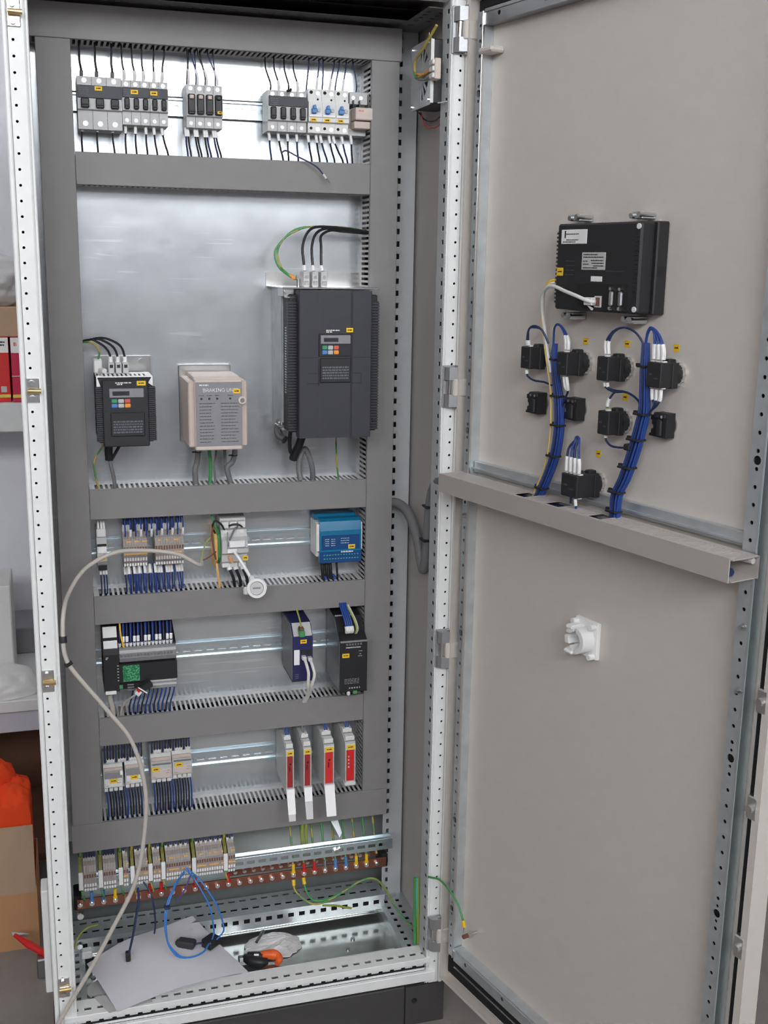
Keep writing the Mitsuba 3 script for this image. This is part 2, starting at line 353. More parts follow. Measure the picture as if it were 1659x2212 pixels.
# ---------------------------------------------------------------- the open door (in its own frame: x along the door, y away from the viewer)
CUR = DOOR
DR = part(CAB, 'door', B().box(.014, .7955, 0, .002, .118, 2.075), 'm_door')
fm = B()
fm.box(.014, .0155, -.024, 0, .118, 2.075).box(.014, .019, -.0255, -.024, .118, 2.075)
fm.box(.794, .7955, -.032, 0, .118, 2.075).box(.783, .7955, -.0335, -.032, .118, 2.075)
fm.box(.014, .7955, -.024, 0, .118, .1195).box(.014, .7955, -.0255, -.024, .118, .1250)
fm.box(.014, .7955, -.030, 0, 2.0735, 2.075).box(.014, .7955, -.0315, -.03, 2.066, 2.075)
part(DR, 'folded_edge', fm, 'm_door')
g = B()
g.cbox(.020, .037, -.008, -.0003, .135, 2.06, .003); g.cbox(.755, .775, -.010, -.0003, .135, 2.06, .003)
g.cbox(.020, .775, -.010, -.0003, .132, .172, .003); g.cbox(.020, .775, -.008, -.0003, 2.042, 2.06, .003)
part(DR, 'seal', g, 'm_gasket')
part(DR, 'seal_channel', B().cbox(.045, .76, -.012, -.0003, .156, .1595, .001), 'm_steel')
# tube frame rails with holes
DH = [1.337 - .025 * i for i in range(-30, 47)]
def rail(s0, s1, xs, zs, z0, z1, big):
    m = B()
    q = holes_poly(s0, s1, z0, z1, [xs], [z for z in zs if all(abs(z - b) > .012 for b in big)], r=.003)
    q = q.difference(unary_union([Point(xs, b).buffer(.0065, 5) for b in big] + [Point(xs, b + e).buffer(.0025, 3) for b in big for e in (-.0125, .0125)]))
    m.prism(q, 'y', -.022, -.0205)
    m.box(s0, s0 + .0015, -.0205, -.0003, z0, z1).box(s1 - .0015, s1, -.0205, -.0003, z0, z1)
    return m
big = [z for z in (1.349, .912, .662, .412, 1.912, 1.662)]
fr = part(DR, 'frame_rail', rail(.715, .7385, .727, DH, .19, 2.035, big), 'm_galv')
part(fr, 'tube_hole_shade', B().box(.717, .737, -.015, -.014, .19, 2.035), 'm_gasket')  # black sheet paints the dark inside the tube
part(fr, 'bright_edge', B().cbox(.7385, .7425, -.024, -.001, .19, 2.035, .0008), 'm_zinc')
fr2 = part(DR, 'frame_rail', rail(.0385, .0560, .0465, DH, .19, 2.035, [1.9, 1.3, .9, .5, .3]), 'm_galv')
part(fr2, 'tube_hole_shade', B().box(.040, .055, -.015, -.014, .19, 2.035), 'm_gasket')  # black sheet for the shade in the hinge side tube
part(fr2, 'bright_edge', B().cbox(.0555, .0580, -.0255, -.020, .19, 2.035, .0008), 'm_steel')
xs = [.1 + .025 * i for i in range(25)]
for nm, z0, z1 in (('frame_crossbar', .184, .212), ('frame_crossbar', 2.012, 2.038)):
    part(DR, nm, B().prism(holes_poly(.0580, .715, z0, z1, xs[::5], [(z0 + z1) / 2], r=.004), 'y', -.022, -.0205).box(.0580, .715, -.0205, -.0003, z1 - .0015, z1).box(.0580, .715, -.0205, -.0003, z0, z0 + .0015).box(.0580, .715, -.024, -.022, z1 - .006, z1 - .004), 'm_galv' if z0 < 1 else 'm_darksteel')
part(DR, 'frame_crossbar', B().cbox(.0580, .715, -.012, -.0003, 1.222, 1.243, .001).box(.0580, .715, -.016, -.012, 1.228, 1.231), 'm_galv')
part(DR, 'rail_clip', B().cbox(.052, .092, -.030, -.001, 1.964, 1.974, .003), 'm_door')
for s, z in ((.0475, 1.136), (.729, 1.112), (.7325, 1.018)):
    part(DR, 'rail_screw', B().cyl((s, -.022, z), (s, -.030, z), .0055, 12, .003), 'm_steel', 30)
# lock rod fittings on the far edge of the door
lk = part(DR, 'lock_rod', B().cbox(.7785, .784, -.026, -.022, .3, 1.9, .001), 'm_darksteel')
for z in (.64, .86, 1.02):
    part(lk, 'rod_guide', B().cbox(.772, .790, -.034, -.010, z - .018, z + .018, .002).cyl((.781, -.034, z), (.781, -.040, z), .006, 10), 'm_steel')
CUR = EYE

# ---------------------------------------------------------------- cable ducts
def comb(u0, u1, y0, y1, pitch=.010, slot=.0052):
    q = sbox(u0, y0, u1, y1)
    n = int((u1 - u0 - .01) / pitch)
    o = (u1 - u0 - (n - 1) * pitch) / 2
    return q.difference(unary_union([sbox(u0 + o + i * pitch - slot / 2, y0 + .004, u0 + o + i * pitch + slot / 2, y1 - .012) for i in range(n)]))
def duct(label, x0, x1, z0, z1, vert=False):
    k = thing('cable_duct', label, 'cable duct')
    if x1 - x0 > .08 or vert:
        f = B()
        r2 = random.Random(len(labels))
        for i in range(7):
            if vert:
                a = x0 + .01 + (x1 - x0 - .02) * i / 6
                f.tube([(a, r2.uniform(.215, .25), z0 + .01 + (z1 - z0 - .02) * j / 12) for j in range(13)], .0045, 5, 2)
            else:
                a = z0 + .01 + (z1 - z0 - .02) * i / 6
                f.tube([(x0 + .01 + (x1 - x0 - .02) * j / 10, r2.uniform(.215, .25), a) for j in range(11)], .0045, 5, 2)
        part(k, 'dark_wire_fill', f, 'm_gasket', True, kind='stuff')  # unseen wires, added in black so the slots look dark
    if not vert:
        part(k, 'cover', B().cbox(x0, x1, .1925, .1945, z0, z1, .0008).box(x0, x1, .1945, .201, z0, z0 + .0012).box(x0, x1, .1945, .201, z1 - .0012, z1), 'm_duct')
        for z in (z1 - .0032, z0 + .0014):
            part(k, 'slotted_wall', B().prism(comb(x0 + .001, x1 - .001, .1955, .270), 'z', z, z + .0016), 'm_duct_lit')
        part(k, 'base', B().box(x0, x1, .2702, .2722, z0 + .001, z1 - .001), 'm_duct_lit')
    else:
        part(k, 'cover', B().cbox(x0, x1, .1925, .1945, z0, z1, .0008).box(x0, x0 + .0012, .1945, .201, z0, z1).box(x1 - .0012, x1, .1945, .201, z0, z1), 'm_duct')
        for x in (x0 + .0014, x1 - .0032):
            q = affinity.affine_transform(comb(z0 + .001, z1 - .001, .1955, .270), [0, 1, 1, 0, 0, 0])
            part(k, 'slotted_wall', B().prism(q, 'x', x, x + .0016), 'm_duct_lit')
        part(k, 'base', B().box(x0 + .001, x1 - .001, .2702, .2722, z0, z1), 'm_duct_lit')
    return k
duct('grey cable duct along the very top of the mounting plate, above all breakers', .018, .7135, 1.987, 2.047)
duct('grey upright cable duct at the left side of the mounting plate', .033, .0935, .4615, 1.9865, True)
duct('grey upright cable duct at the right side, partly behind the big drive', .653, .7095, .4615, 1.9865, True)
duct('grey horizontal cable duct right below the row of breakers', .094, .6525, 1.737, 1.7945)
duct('grey horizontal cable duct below the two drives and the braking unit', .094, .6525, 1.1065, 1.1660)
duct('grey horizontal cable duct between the terminal row and the controller row', .094, .6525, .8912, .9487)
duct('grey horizontal cable duct below the black controller', .094, .6525, .6310, .6905)
duct('grey wide horizontal cable duct at the foot of the mounting plate', .030, .7095, .3990, .4610)

# ---------------------------------------------------------------- mounting rails
def din_rail(label, x0, x1, zc, yf=.2645, mat='m_zinc', flip=False):
    k = thing('mounting_rail', label, 'mounting rail', 'slotted mounting rails')
    yb = yf + .0068
    if flip:
        yf, yb = yf + .014, yf + .001
    web = sbox(x0, zc - .0125, x1, zc + .0125)
    n = int((x1 - x0) / .025)
    web = web.difference(unary_union([sbox(x0 + .013 + .025 * i - .0075, zc - .0026, x0 + .013 + .025 * i + .0075, zc + .0026).buffer(.001, 2) for i in range(n)]))
    m = B().prism(web, 'y', yb - .001, yb)
    for s in (-1, 1):
        m.box(x0, x1, *sorted((yf, yb)), *sorted((zc + s * .0125, zc + s * .0135)))
        m.box(x0, x1, yf, yf + .001, *sorted((zc + s * .0125, zc + s * .0175)))
    put(k, shape(m, mat))
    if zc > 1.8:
        part(k, 'edge_strip', B().box(x0, x1, yf - .0012, yf + .001, zc + .0165, zc + .0185), 'm_black'); part(k, 'edge_strip', B().box(x0, x1, yf - .0012, yf + .001, zc - .0182, zc - .0168), 'm_black')  # black strips paint in the dark reflection lines along the rail edges
    return k
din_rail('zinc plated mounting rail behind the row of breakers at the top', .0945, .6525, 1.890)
din_rail('zinc plated mounting rail under the blue cover and the beige terminal row', .0945, .6525, 1.032)
din_rail('zinc plated mounting rail behind the black controller and the black power supply', .0945, .6525, .796)
din_rail('zinc plated mounting rail behind the contactors and the four red relays', .0945, .6525, .545)
din_rail('zinc plated mounting rail above the copper bar at the foot of the cabinet', .040, .7265, .322, .198, 'm_zinc', True)
# ---------------------------------------------------------------- small helpers for devices
def sticker(parent, x, z, y, w=.013, h=.0075, name='marker'):
    k = part(parent, name, B().box(x - w / 2, x + w / 2, y - .0006, y, z - h / 2, z + h / 2), 'm_yellow', label='yellow marker')
    part(k, 'print', B().box(x - w * .3, x - w * .12, y - .0009, y - .0006, z - .001, z + .001).box(x - w * .06, x + w * .3, y - .0009, y - .0006, z - .0009, z + .0012), 'm_ink')
def lettering(parent, text, x, z, y, h, mat, name='lettering'):
    m = meshkit.text_mesh(text, h, .0004)
    v = np.asarray(m.vertices); b = B().add(np.c_[v[:, 0] + x, y - v[:, 2], v[:, 1] + z], m.faces)
    return part(parent, name, b, mat)
def dashes(parent, rows, y, mat, h=.0012, name='print'):
    m = B()
    for x0, x1, z in rows:
        x = x0
        while x < x1:
            w = rng.uniform(.002, .007); m.box(x, min(x + w, x1), y - .0004, y, z - h / 2, z + h / 2); x += w + .0011
    return part(parent, name, m, mat)
SCREW = {}
def screws(parent, pts, y, r, mat='m_steel', name='terminal_screw'):
    for x, z in pts:
        m = B().cyl((x, y + .001, z), (x, y - .0006, z), r, 12)
        m.box(x - r * .8, x + r * .8, y - .0009, y - .0005, z - r * .16, z + r * .16)
        part(parent, name, m, mat, 30)
# wires are things; a white marker sleeve is a part
def wire(label, group, pts, r, mat, sleeves=(), ferrule=None, name='wire', n=6, k=6, cat='wire', extra=None):
    key = thing(name, label, cat, group)
    p = spline(pts, n)
    put(key, shape(B().tube(p, r, k), mat, 40))
    for a, b, *mm in sleeves:
        q = p[max(0, int(a * (len(p) - 1))):int(b * (len(p) - 1)) + 2]
        if len(q) > 1:
            part(key, 'marker_sleeve', B().tube(q, r * 1.75, 8), mm[0] if mm else 'm_white', 40, label='white marker sleeve' if not mm else None)
    if ferrule:
        part(key, 'ferrule', B().cyl(*ferrule, r * .9, 8), 'm_steel', 30)
    return key

# ---------------------------------------------------------------- top row: breakers
def breaker(label, x0, x1, z0, z1, n, group=None, yf=.2, body='m_mcb', band=None, bandmat='m_band', tog='m_black', togz=(.8715, .8880), togw=.55, stickers=(), bigscrews=False, kind='circuit_breaker', cat='circuit breaker'):
    k = thing(kind, label, cat, group)
    zn0, zn1 = 1.0 + togz[0] - .002, 1.0 + (band[1] if band else togz[1] + .002)
    yt = yf + .008
    prof = [(.2642, z0), (yt, z0), (yt, zn0 - .001), (yf, zn0), (yf, zn1), (yt, zn1 + .001), (yt, z1), (.2642, z1)]
    part(k, 'body', B().prism(prof, 'x', x0 + .0002, x1 - .0002), body)
    pw = (x1 - x0) / n
    seams = B()
    for i in range(1, n):
        seams.box(x0 + i * pw - .0003, x0 + i * pw + .0003, yt - .0002, yt, z0, zn0 - .001); seams.box(x0 + i * pw - .0003, x0 + i * pw + .0003, yt - .0002, yt, zn1 + .001, z1)
    if n > 1: part(k, 'seam', seams, 'm_gasket')
    if band:
        bk = part(k, 'front_panel', B().cbox(x0 + .0006, x1 - .0006, yf - .0022, yf + .001, 1 + band[0], 1 + band[1], .0008), bandmat)
        dashes(bk, [(x0 + .004, x0 + min(pw, .02), 1 + band[1] - .005 - .0035 * j) for j in range(4)], yf - .0022, 'm_dimink', .0014)
    for i in range(n):
        xc = x0 + (i + .5) * pw
        w = pw * togw / 2
        part(k, 'toggle', B().cbox(xc - w, xc + w, yf - .007, yf + .001, 1 + togz[0], 1 + togz[1], .0015).cbox(xc - w, xc + w, yf - .009, yf - .005, 1 + togz[0] + .004, 1 + togz[0] + .0065, .0006), tog)
    top = [(x0 + (i + .5) * pw, z1 - .0065) for i in range(n)]
    bot = [(x0 + (i + .5) * pw, z0 + (.010 if bigscrews else .0075)) for i in range(n)]
    screws(k, top, yt, .0038 if not bigscrews else .0046, 'm_darksteel' if bigscrews else 'm_steel')
    screws(k, bot, yt, .0036 if not bigscrews else .0046, 'm_steel' if bigscrews else 'm_darksteel')
    for sx, sz in stickers:
        sticker(k, sx, sz, yf - .0022)
    return k
breaker('large three-pole motor breaker with dark front, leftmost device of the top row', .1020, .1808, 1.8355, 1.9265, 3, yf=.197, band=(.8885, .9105), togz=(.8715, .8880), stickers=[(.1395, 1.9055)], bigscrews=True)
breaker('three-pole grey breaker next to the large leftmost motor breaker', .1812, .2312, 1.8475, 1.9245, 3, band=(.8935, .9115), togz=(.8735, .8925), stickers=[(.2035, 1.9035)])
breaker('two-pole grey breaker, last of the left block of breakers', .2315, .2645, 1.8475, 1.9245, 2, band=(.8935, .9115), togz=(.8735, .8925), stickers=[(.2385, 1.9030)])
k = breaker('four-pole fuse holder block standing alone in the middle of the top row', .2985, .3655, 1.8480, 1.9240, 4, togz=(.8705, .9060), togw=.78, tog='m_black', kind='fuse_holder', cat='fuse holder')
for i in range(4):
    x = .2985 + (i + .5) * .01675
    part(k, 'pull_tab', B().cbox(x - .004, x + .004, .188, .193, 1.897, 1.904, .001), 'm_beige' if i < 3 else 'm_black')
sticker(k, .3590, 1.8745, .1905, .010, .005)
breaker('four-pole grey breaker with dark front left of the white breakers', .4520, .5275, 1.8490, 1.9230, 4, band=(.8935, .9120), togz=(.8705, .8920), bandmat='m_band')
part('circuit_breaker_003', 'cable_stub', B().tube([(.497, .207, 1.926), (.493, .196, 1.9225), (.487, .190, 1.9205)], .0025, 8), 'm_black', 30)
for i in range(3):
    x0 = .5305 + i * .0268
    x1 = x0 + .0265
    k = thing('white_breaker', 'white breaker with blue lever and yellow marker, %s of three in the top row' % ('leftmost', 'middle one', 'rightmost')[i], 'circuit breaker', 'white breakers with blue levers')
    prof = [(.2642, 1.8495), (.208, 1.8495), (.208, 1.8685), (.2, 1.8695), (.2, 1.906), (.208, 1.907), (.208, 1.9295), (.2642, 1.9295)]
    part(k, 'body', B().prism(prof, 'x', x0, x1), 'm_mcbw')
    part(k, 'lever', B().cbox(x0 + .005, x0 + .0145, .190, .201, 1.884, 1.893, .001).prism([(x0 + .007, 1.892), (x0 + .0125, 1.892), (x0 + .0115, 1.8985), (x0 + .008, 1.8985)], 'y', .187, .199), 'm_bluekey')
    part(k, 'test_button', B().cyl((x0 + .020, .2005, 1.891), (x0 + .020, .1965, 1.891), .0036, 12), 'm_mcb', 30)
    part(k, 'rib', B().cbox(x0 + .0005, x1 - .0005, .197, .2002, 1.8775, 1.8830, .0008), 'm_white')
    sticker(k, x0 + .0095, 1.8725, .1998, .0125, .0065)
    screws(k, [(x0 + .0195, 1.922), (x0 + .0195, 1.8565)], .208, .0038)
    part(k, 'terminal_hole', B().cyl((x0 + .0065, .2085, 1.9235), (x0 + .0065, .2076, 1.9235), .0032, 10).cyl((x0 + .0065, .2085, 1.858), (x0 + .0065, .2076, 1.858), .0028, 10).cyl((x0 + .0195, .2085, 1.911), (x0 + .0195, .2076, 1.911), .002, 8), 'm_gasket')
k = thing('plug_in_relay', 'beige plug-in relay on a grey socket at the right end of the top row', 'relay')
part(k, 'socket', B().prism([(.2642, 1.8495), (.222, 1.8495), (.222, 1.862), (.232, 1.864), (.232, 1.905), (.212, 1.907), (.212, 1.929), (.2642, 1.929)], 'x', .6145, .6500), 'm_mcb')
part(k, 'relay_body', B().cbox(.6215, .6565, .192, .235, 1.8760, 1.8990, .0015), 'm_beigelid')
dashes(k, [(.628, .638, 1.8925)], .1919, 'm_copper', .003)
part(k, 'lower_block', B().cbox(.6205, .6530, .198, .235, 1.8605, 1.8740, .0012), 'm_beige')
part(k, 'clip', B().box(.6195, .6215, .205, .235, 1.90, 1.913).box(.632, .634, .205, .235, 1.90, 1.913), 'm_black')
screws(k, [(.6215, 1.9185), (.637, 1.9185)], .212, .0035)
part(k, 'side_cover', B().cbox(.651, .6528, .205, .262, 1.868, 1.925, .0006), 'm_darksteel')

# wires above and below the breakers
wt = [.109, .137, .166, .184, .202, .220, .242, .261]
wa = [.111, .138, .166, .187, .206, .222, .241, .256]
for i, (t, a) in enumerate(zip(wt, wa)):
    big_ = i < 3
    wire('black wire dropping from the top duct into the left block of breakers', 'black wires above the left breakers', [(a, .225, 1.925), (a + .0005, .218, 1.938), ((a + t) / 2 - .001, .217, 1.955), (t, .219, 1.975), (t, .225, 2.0)],   .0019 if big_ else .0015, 'm_blackwire', [(.0, .22, 'm_greywire')] if big_ else [(.0, .3)])
for i, (t, a) in enumerate(zip([.304, .311, .324, .343, .307, .318, .328, .352], [.305, .322, .339, .358, .302, .319, .336, .355])):
    wire('thin wire dropping from the top duct into the fuse holder block', 'thin wires above the fuse holder block', [(a, .225, 1.922), (a, .219, 1.938), ((a + t) / 2, .222, 1.96), (t, .226, 1.98), (t, .23, 2.0)], .0011, 'm_navywire' if i % 2 else 'm_blackwire', [(.12, .4)] if i < 4 else ())
for i, (t, a) in enumerate(zip([.456, .473, .493, .511], [.461, .477, .496, .514])):
    wire('short dark wire rising from the four-pole breaker beside the white ones', 'dark wires above the four-pole breaker', [(a, .225, 1.922), (a - .001, .219, 1.936), ((a + t) / 2 - .002, .232, 1.955), (t, .25, 1.972), (t, .252, 2.0)], .0013, 'm_blackwire', [(.05, .3)] if i % 2 else ())
for i, (t, a) in enumerate(zip([.536, .556, .564, .586, .596, .610, .624], [.531, .551, .562, .577, .588, .603, .630])):
    wire('dark blue wire dropping from the top duct into the white breakers', 'dark blue wires above the white breakers', [(a, .225, 1.928), (a, .219, 1.942), ((a + t) / 2, .220, 1.962), (t, .224, 1.98), (t, .228, 2.0)], .0012, 'm_navywire', [(.1, .35)] if i % 2 else ())
for lab, grp, tt, aa, mat in (('black wire leaving the left block of breakers downwards', 'black wires below the left breakers', [.108, .136, .166, .187, .206, .226, .244, .264], [.109, .136, .163, .187, .205, .224, .239, .254], 'm_blackwire'),
                              ('dark wire leaving the four-pole fuse holder block downwards', 'dark wires below the fuse holder block', [.301, .322, .339, .358, .307, .327, .345, .364], [.298, .315, .333, .350, .302, .319, .337, .354], 'm_blackwire'),
                              ('dark wire leaving the right block of breakers downwards', 'dark wires below the right breakers', [.461, .484, .495, .514, .541, .557, .572, .587, .604, .613, .623], [.457, .475, .493, .511, .534, .550, .559, .576, .585, .602, .620], 'm_blackwire')):
    for i, (t, a) in enumerate(zip(tt, aa)):
        wire(lab, grp, [(a, .225, 1.850), (a, .218, 1.838), ((a + t) / 2 - .001, .2165, 1.818), (t, .219, 1.798), (t + .001, .226, 1.775)], .0017, mat if (i % 3 or 'left' in lab) else 'm_navywire', [(.05, .30)])
wire('loose dark blue wire with bare end hanging over the duct below the breakers', None, [(.478, .205, 1.81), (.484, .188, 1.812), (.502, .182, 1.803), (.538, .178, 1.786), (.554, .178, 1.771), (.5615, .178, 1.7615)], .0013, 'm_navywire', [(.80, .95, 'm_whitewire')], ((.5610, .178, 1.762), (.5665, .178, 1.755)))
# ---------------------------------------------------------------- second row: drives and braking unit
def ribs(parent, x0, x1, y0, y1, z0, z1, n, mat='m_drive'):
    m = B(); h = (z1 - z0) / n
    for i in range(n):
        m.box(x0, x1, y0, y1, z0 + i * h, z0 + (i + .55) * h)
    part(parent, 'rib_gap', B().box(x0 + .001, x1 - .001, y0 + .003, y1, z0, z1), 'm_black')
    return part(parent, 'cooling_ribs', m, mat)
def keypad(parent, x0, x1, zd0, zd1, zk0, zk1, y, xk0, xk1):
    d = part(parent, 'display', B().cbox(x0, x1, y - .0025, y + .001, zd0, zd1, .0008), 'm_label')
    part(d, 'screen', B().box(x0 + .006, x0 + (x1 - x0) * .58, y - .0030, y - .0024, zd0 + .004, zd1 - .005), 'm_black')
    part(d, 'dial', B().cbox(x0 + (x1 - x0) * .70, x1 - .005, y - .0030, y - .0024, zd0 + .003, zd1 - .003, .0002), 'm_label')
    w, h = (xk1 - xk0) / 3, (zk1 - zk0) / 2
    for r in range(2):
        for c in range(3):
            mat = (('m_greenkey', 'm_mcb', 'm_redkey'), ('m_bluekey', 'm_mcb', 'm_orange'))[r][c]
            part(parent, 'key', B().cbox(xk0 + c * w + .0006, xk0 + (c + 1) * w - .0006, y - .0025, y + .0005, zk1 - (r + 1) * h + .0006, zk1 - r * h - .0006, .0012), mat,
                 label=(('green key', 'grey key', 'red key'), ('blue key', 'grey key', 'orange key'))[r][c])
BV = thing('frequency_drive', 'large dark grey frequency drive with ribbed sides, the biggest device on the plate', 'frequency drive')
part(BV, 'housing', B().cbox(.4735, .6495, .118, .172, 1.2795, 1.545, .002), 'm_drive2')
part(BV, 'front_cover', B().prism([(.4875, .118), (.4875, .0915), (.489, .090), (.526, .090), (.531, .0885), (.588, .0885), (.593, .090), (.6290, .090), (.6305, .0915), (.6305, .118)], 'z', 1.2715, 1.5530), 'm_drive')
part(BV, 'cover_seam', B().box(.4876, .528, .0897, .0901, 1.4262, 1.4278).box(.588, .6304, .0897, .0901, 1.4262, 1.4278), 'm_drive2')
for a, b in ((.4705, .4880), (.6300, .6520)):
    ribs(BV, a, b, .112, .128, 1.2830, 1.5325, 46)
for x in (.479, .643):
    part(BV, 'cover_screw', B().cyl((x, .113, 1.302), (x, .110, 1.302), .0035, 10), 'm_black', 30)
part(BV, 'heat_sink', B().cbox(.4700, .6520, .172, .2715, 1.2760, 1.5550, .0015), 'm_galv')
lv = B()
for i in range(26):
    lv.box(.4725, .474, .124, .152, 1.354 + i * .0050, 1.3563 + i * .0050)
part(BV, 'side_louvre', lv, 'm_galv')
part(BV, 'top_plate', B().cbox(.462, .6520, .118, .2715, 1.5550, 1.5580, .0006), 'm_steel')
fl = part(BV, 'mounting_flange', B().prism(Polygon([(.4600, 1.556), (.6530, 1.556), (.6530, 1.5835), (.4600, 1.5835)]).buffer(.002), 'y', .2695, .2720), 'm_steel')
screws(fl, [(.4715, 1.576), (.627, 1.575)], .2695, .0065, name='screw')
part(BV, 'corner_bracket', B().cbox(.4655, .4860, .128, .134, 1.540, 1.556, .0008).cbox(.4655, .4670, .134, .185, 1.540, 1.556, .0005).prism([(.468, .118), (.490, .118), (.490, .150), (.468, .134)], 'z', 1.538, 1.540).cyl((.4700, .130, 1.5500), (.4700, .122, 1.5500), .004, 10), 'm_steel')
for i, x in enumerate((.5165, .5340, .5515)):
    t = part(BV, 'power_terminal', B().cbox(x - .0062, x + .0062, .155, .19, 1.558, 1.5880, .001), 'm_mcb')
    part(t, 'screw', B().cyl((x, .1555, 1.577), (x, .1535, 1.577), .0038, 10).cbox(x - .0045, x + .0045, .1535, .1555, 1.561, 1.569, .0006), 'm_steel', 30)
part(BV, 'ground_screw', B().cyl((.503, .165, 1.558), (.503, .165, 1.5725), .0042, 10).cyl((.5005, .17, 1.5725), (.5005, .17, 1.58), .002, 8), 'm_steel', 30)
part(BV, 'keypad_frame', B().cbox(.5255, .5890, .0868, .0890, 1.4290, 1.4725, .001), 'm_drive2')
keypad(BV, .5285, .5875, 1.4530, 1.4695, 1.4325, 1.4505, .0868, .5310, .5650)
part(BV, 'lower_flap', B().cbox(.5275, .5885, .0850, .0890, 1.3790, 1.4265, .0015), 'm_drive2')
dashes(BV, [(.532, .584, 1.4085 - .0052 * j) for j in range(5)], .0850, 'm_dimink', .0030)
part(BV, 'recess', B().box(.5040, .5255, .0896, .0901, 1.3960, 1.3972).box(.5040, .5255, .0896, .0901, 1.3768, 1.3780).box(.5900, .6110, .0896, .0901, 1.3960, 1.3972).box(.5900, .6110, .0896, .0901, 1.3768, 1.3780).box(.6098, .6110, .0896, .0901, 1.3768, 1.3972).box(.5245, .5262, .0896, .0901, 1.3730, 1.4250).box(.5245, .592, .0896, .0901, 1.3735, 1.3785), 'm_black')
dashes(BV, [(.540, .566, 1.4785), (.540, .552, 1.4755)], .0882, 'm_whitewire', .0022, 'indicator')
sticker(BV, .5862, 1.4790, .0885, .0135, .0085)
# cables of the big drive
for i, (x, k_, y) in enumerate(((.5165, .527, .20), (.5340, .543, .203), (.5515, .554, .206))):
    wire('thick black wire arching from the big drive into the right duct', 'black wires arching over the big drive',
         [(x, .172, 1.586), (x - .001, .176, 1.604), (x - .002 + i * .001, .182, 1.634), (k_, .192, 1.662 - i * .003), (k_ + .022, y, 1.673 - i * .003), (.60, y + .006, 1.672 - i * .003), (.640, y + .008, 1.668 - i * .002), (.662, y + .01, 1.665 - i * .001)], .0026, 'm_blackwire', [(.02, .10)], n=8, k=8)
for i in range(2):
    wire('green wire looping from the big drive up to the black wires', 'green and yellow wires of the big drive',
         [(.500, .171, 1.572), (.490 - i * .003, .178, 1.578), (.474 - i * .005, .195, 1.596), (.469 - i * .005, .203, 1.624), (.482, .203, 1.649), (.505, .203, 1.664 + i * .003), (.535, .205, 1.673), (.60, .212, 1.674), (.66, .222, 1.668)], .0019, 'm_green' if i else 'm_yg', [(.04, .14, 'm_orange')] if not i else (), n=8)
m = B().tube([(.474, .205, 1.292), (.468, .200, 1.276), (.4685, .19, 1.262), (.477, .178, 1.256)], .0085, 10)
solo('cable_clamp', 'shiny rounded cable clamp at the lower left corner of the big drive', 'cable clamp', m.cbox(.461, .486, .165, .20, 1.284, 1.288, .0008).cyl((.470, .17, 1.288), (.470, .17, 1.293), .005, 10), 'm_darksteel', 30)
wire('thick black shrouded cable end below the big drive', None, [(.520, .185, 1.285), (.511, .188, 1.250), (.502, .195, 1.226), (.4985, .20, 1.212)], .0085, 'm_blackwire', name='cable', cat='cable', k=10)
wire('thin black cable with a tie beside the shrouded cable below the big drive', None, [(.490, .175, 1.285), (.487, .178, 1.255), (.490, .185, 1.232), (.497, .195, 1.222)], .004, 'm_blackwire', name='cable', cat='cable', k=8)
wire('thick grey cable loop between the big drive and the duct below it', None, [(.515, .20, 1.168), (.512, .205, 1.19), (.515, .205, 1.215), (.524, .205, 1.232), (.534, .207, 1.215), (.541, .21, 1.19), (.545, .22, 1.165)], .0058, 'm_greywire', name='cable', cat='cable', k=10)
wire('green and yellow wire hanging from the underside of the big drive', None, [(.590, .21, 1.285), (.590, .205, 1.25), (.5915, .205, 1.21), (.597, .21, 1.165)], .0018, 'm_yg')

SV = thing('frequency_drive', 'small black frequency drive with a white slotted top at the left of the plate', 'frequency drive')
part(SV, 'back_plate', B().prism(Polygon([(.1175, 1.372), (.2235, 1.372), (.2235, 1.4175), (.1175, 1.4175)]).buffer(.001), 'y', .2660, .2715), 'm_steel')
part(SV, 'housing', B().cbox(.1135, .2165, .142, .262, 1.266, 1.3880, .002), 'm_drive2')
part(SV, 'front_cover', B().cbox(.1225, .2075, .1300, .1450, 1.2590, 1.3850, .002), 'm_drive2')
for a, b in ((.1110, .1225), (.2075, .2210)):
    ribs(SV, a, b, .1335, .150, 1.2690, 1.3720, 26)
g = sbox(.1135, .142, .2165, .225).difference(unary_union([sbox(.127 + i * .0082, .150, .131 + i * .0082, .205) for i in range(10)]))
part(SV, 'top_grille', B().prism(g, 'z', 1.3885, 1.3905).prism([(.1135, 1.3885), (.1155, 1.3885), (.1225, 1.366), (.1135, 1.366)], 'y', .139, .142).prism([(.2165, 1.3885), (.2145, 1.3885), (.2075, 1.378), (.2165, 1.372)], 'y', .139, .142), 'm_white')
for i, x in enumerate((.1445, .1580, .1715)):
    t = part(SV, 'power_terminal', B().cbox(x - .0055, x + .0055, .195, .23, 1.3905, 1.411, .001), 'm_mcb')
    part(t, 'opening', B().box(x - .003, x + .003, .1944, .196, 1.4015, 1.4075), 'm_black')
part(SV, 'cable_gland', B().cbox(.112, .128, .205, .235, 1.391, 1.417, .002).cyl((.124, .20, 1.397), (.131, .185, 1.397), .005, 10), 'm_mcbw')
part(SV, 'corner_screw', B().cyl((.1185, .160, 1.3905), (.1185, .160, 1.395), .0045, 12).cyl((.204, .236, 1.4105), (.204, .23, 1.4105), .006, 12), 'm_steel', 30)
keypad(SV, .1355, .1985, 1.3520, 1.3690, 1.3325, 1.3500, .1300, .1385, .1745)
part(SV, 'lower_flap', B().cbox(.1365, .1990, .1270, .1310, 1.2790, 1.3245, .0015), 'm_drive2')
part(SV, 'cover_seam', B().box(.1226, .1955, .1296, .1300, 1.3265, 1.3280), 'm_black')
dashes(SV, [(.141, .195, 1.3070 - .0050 * j) for j in range(5)], .1270, 'm_dimink', .0028)
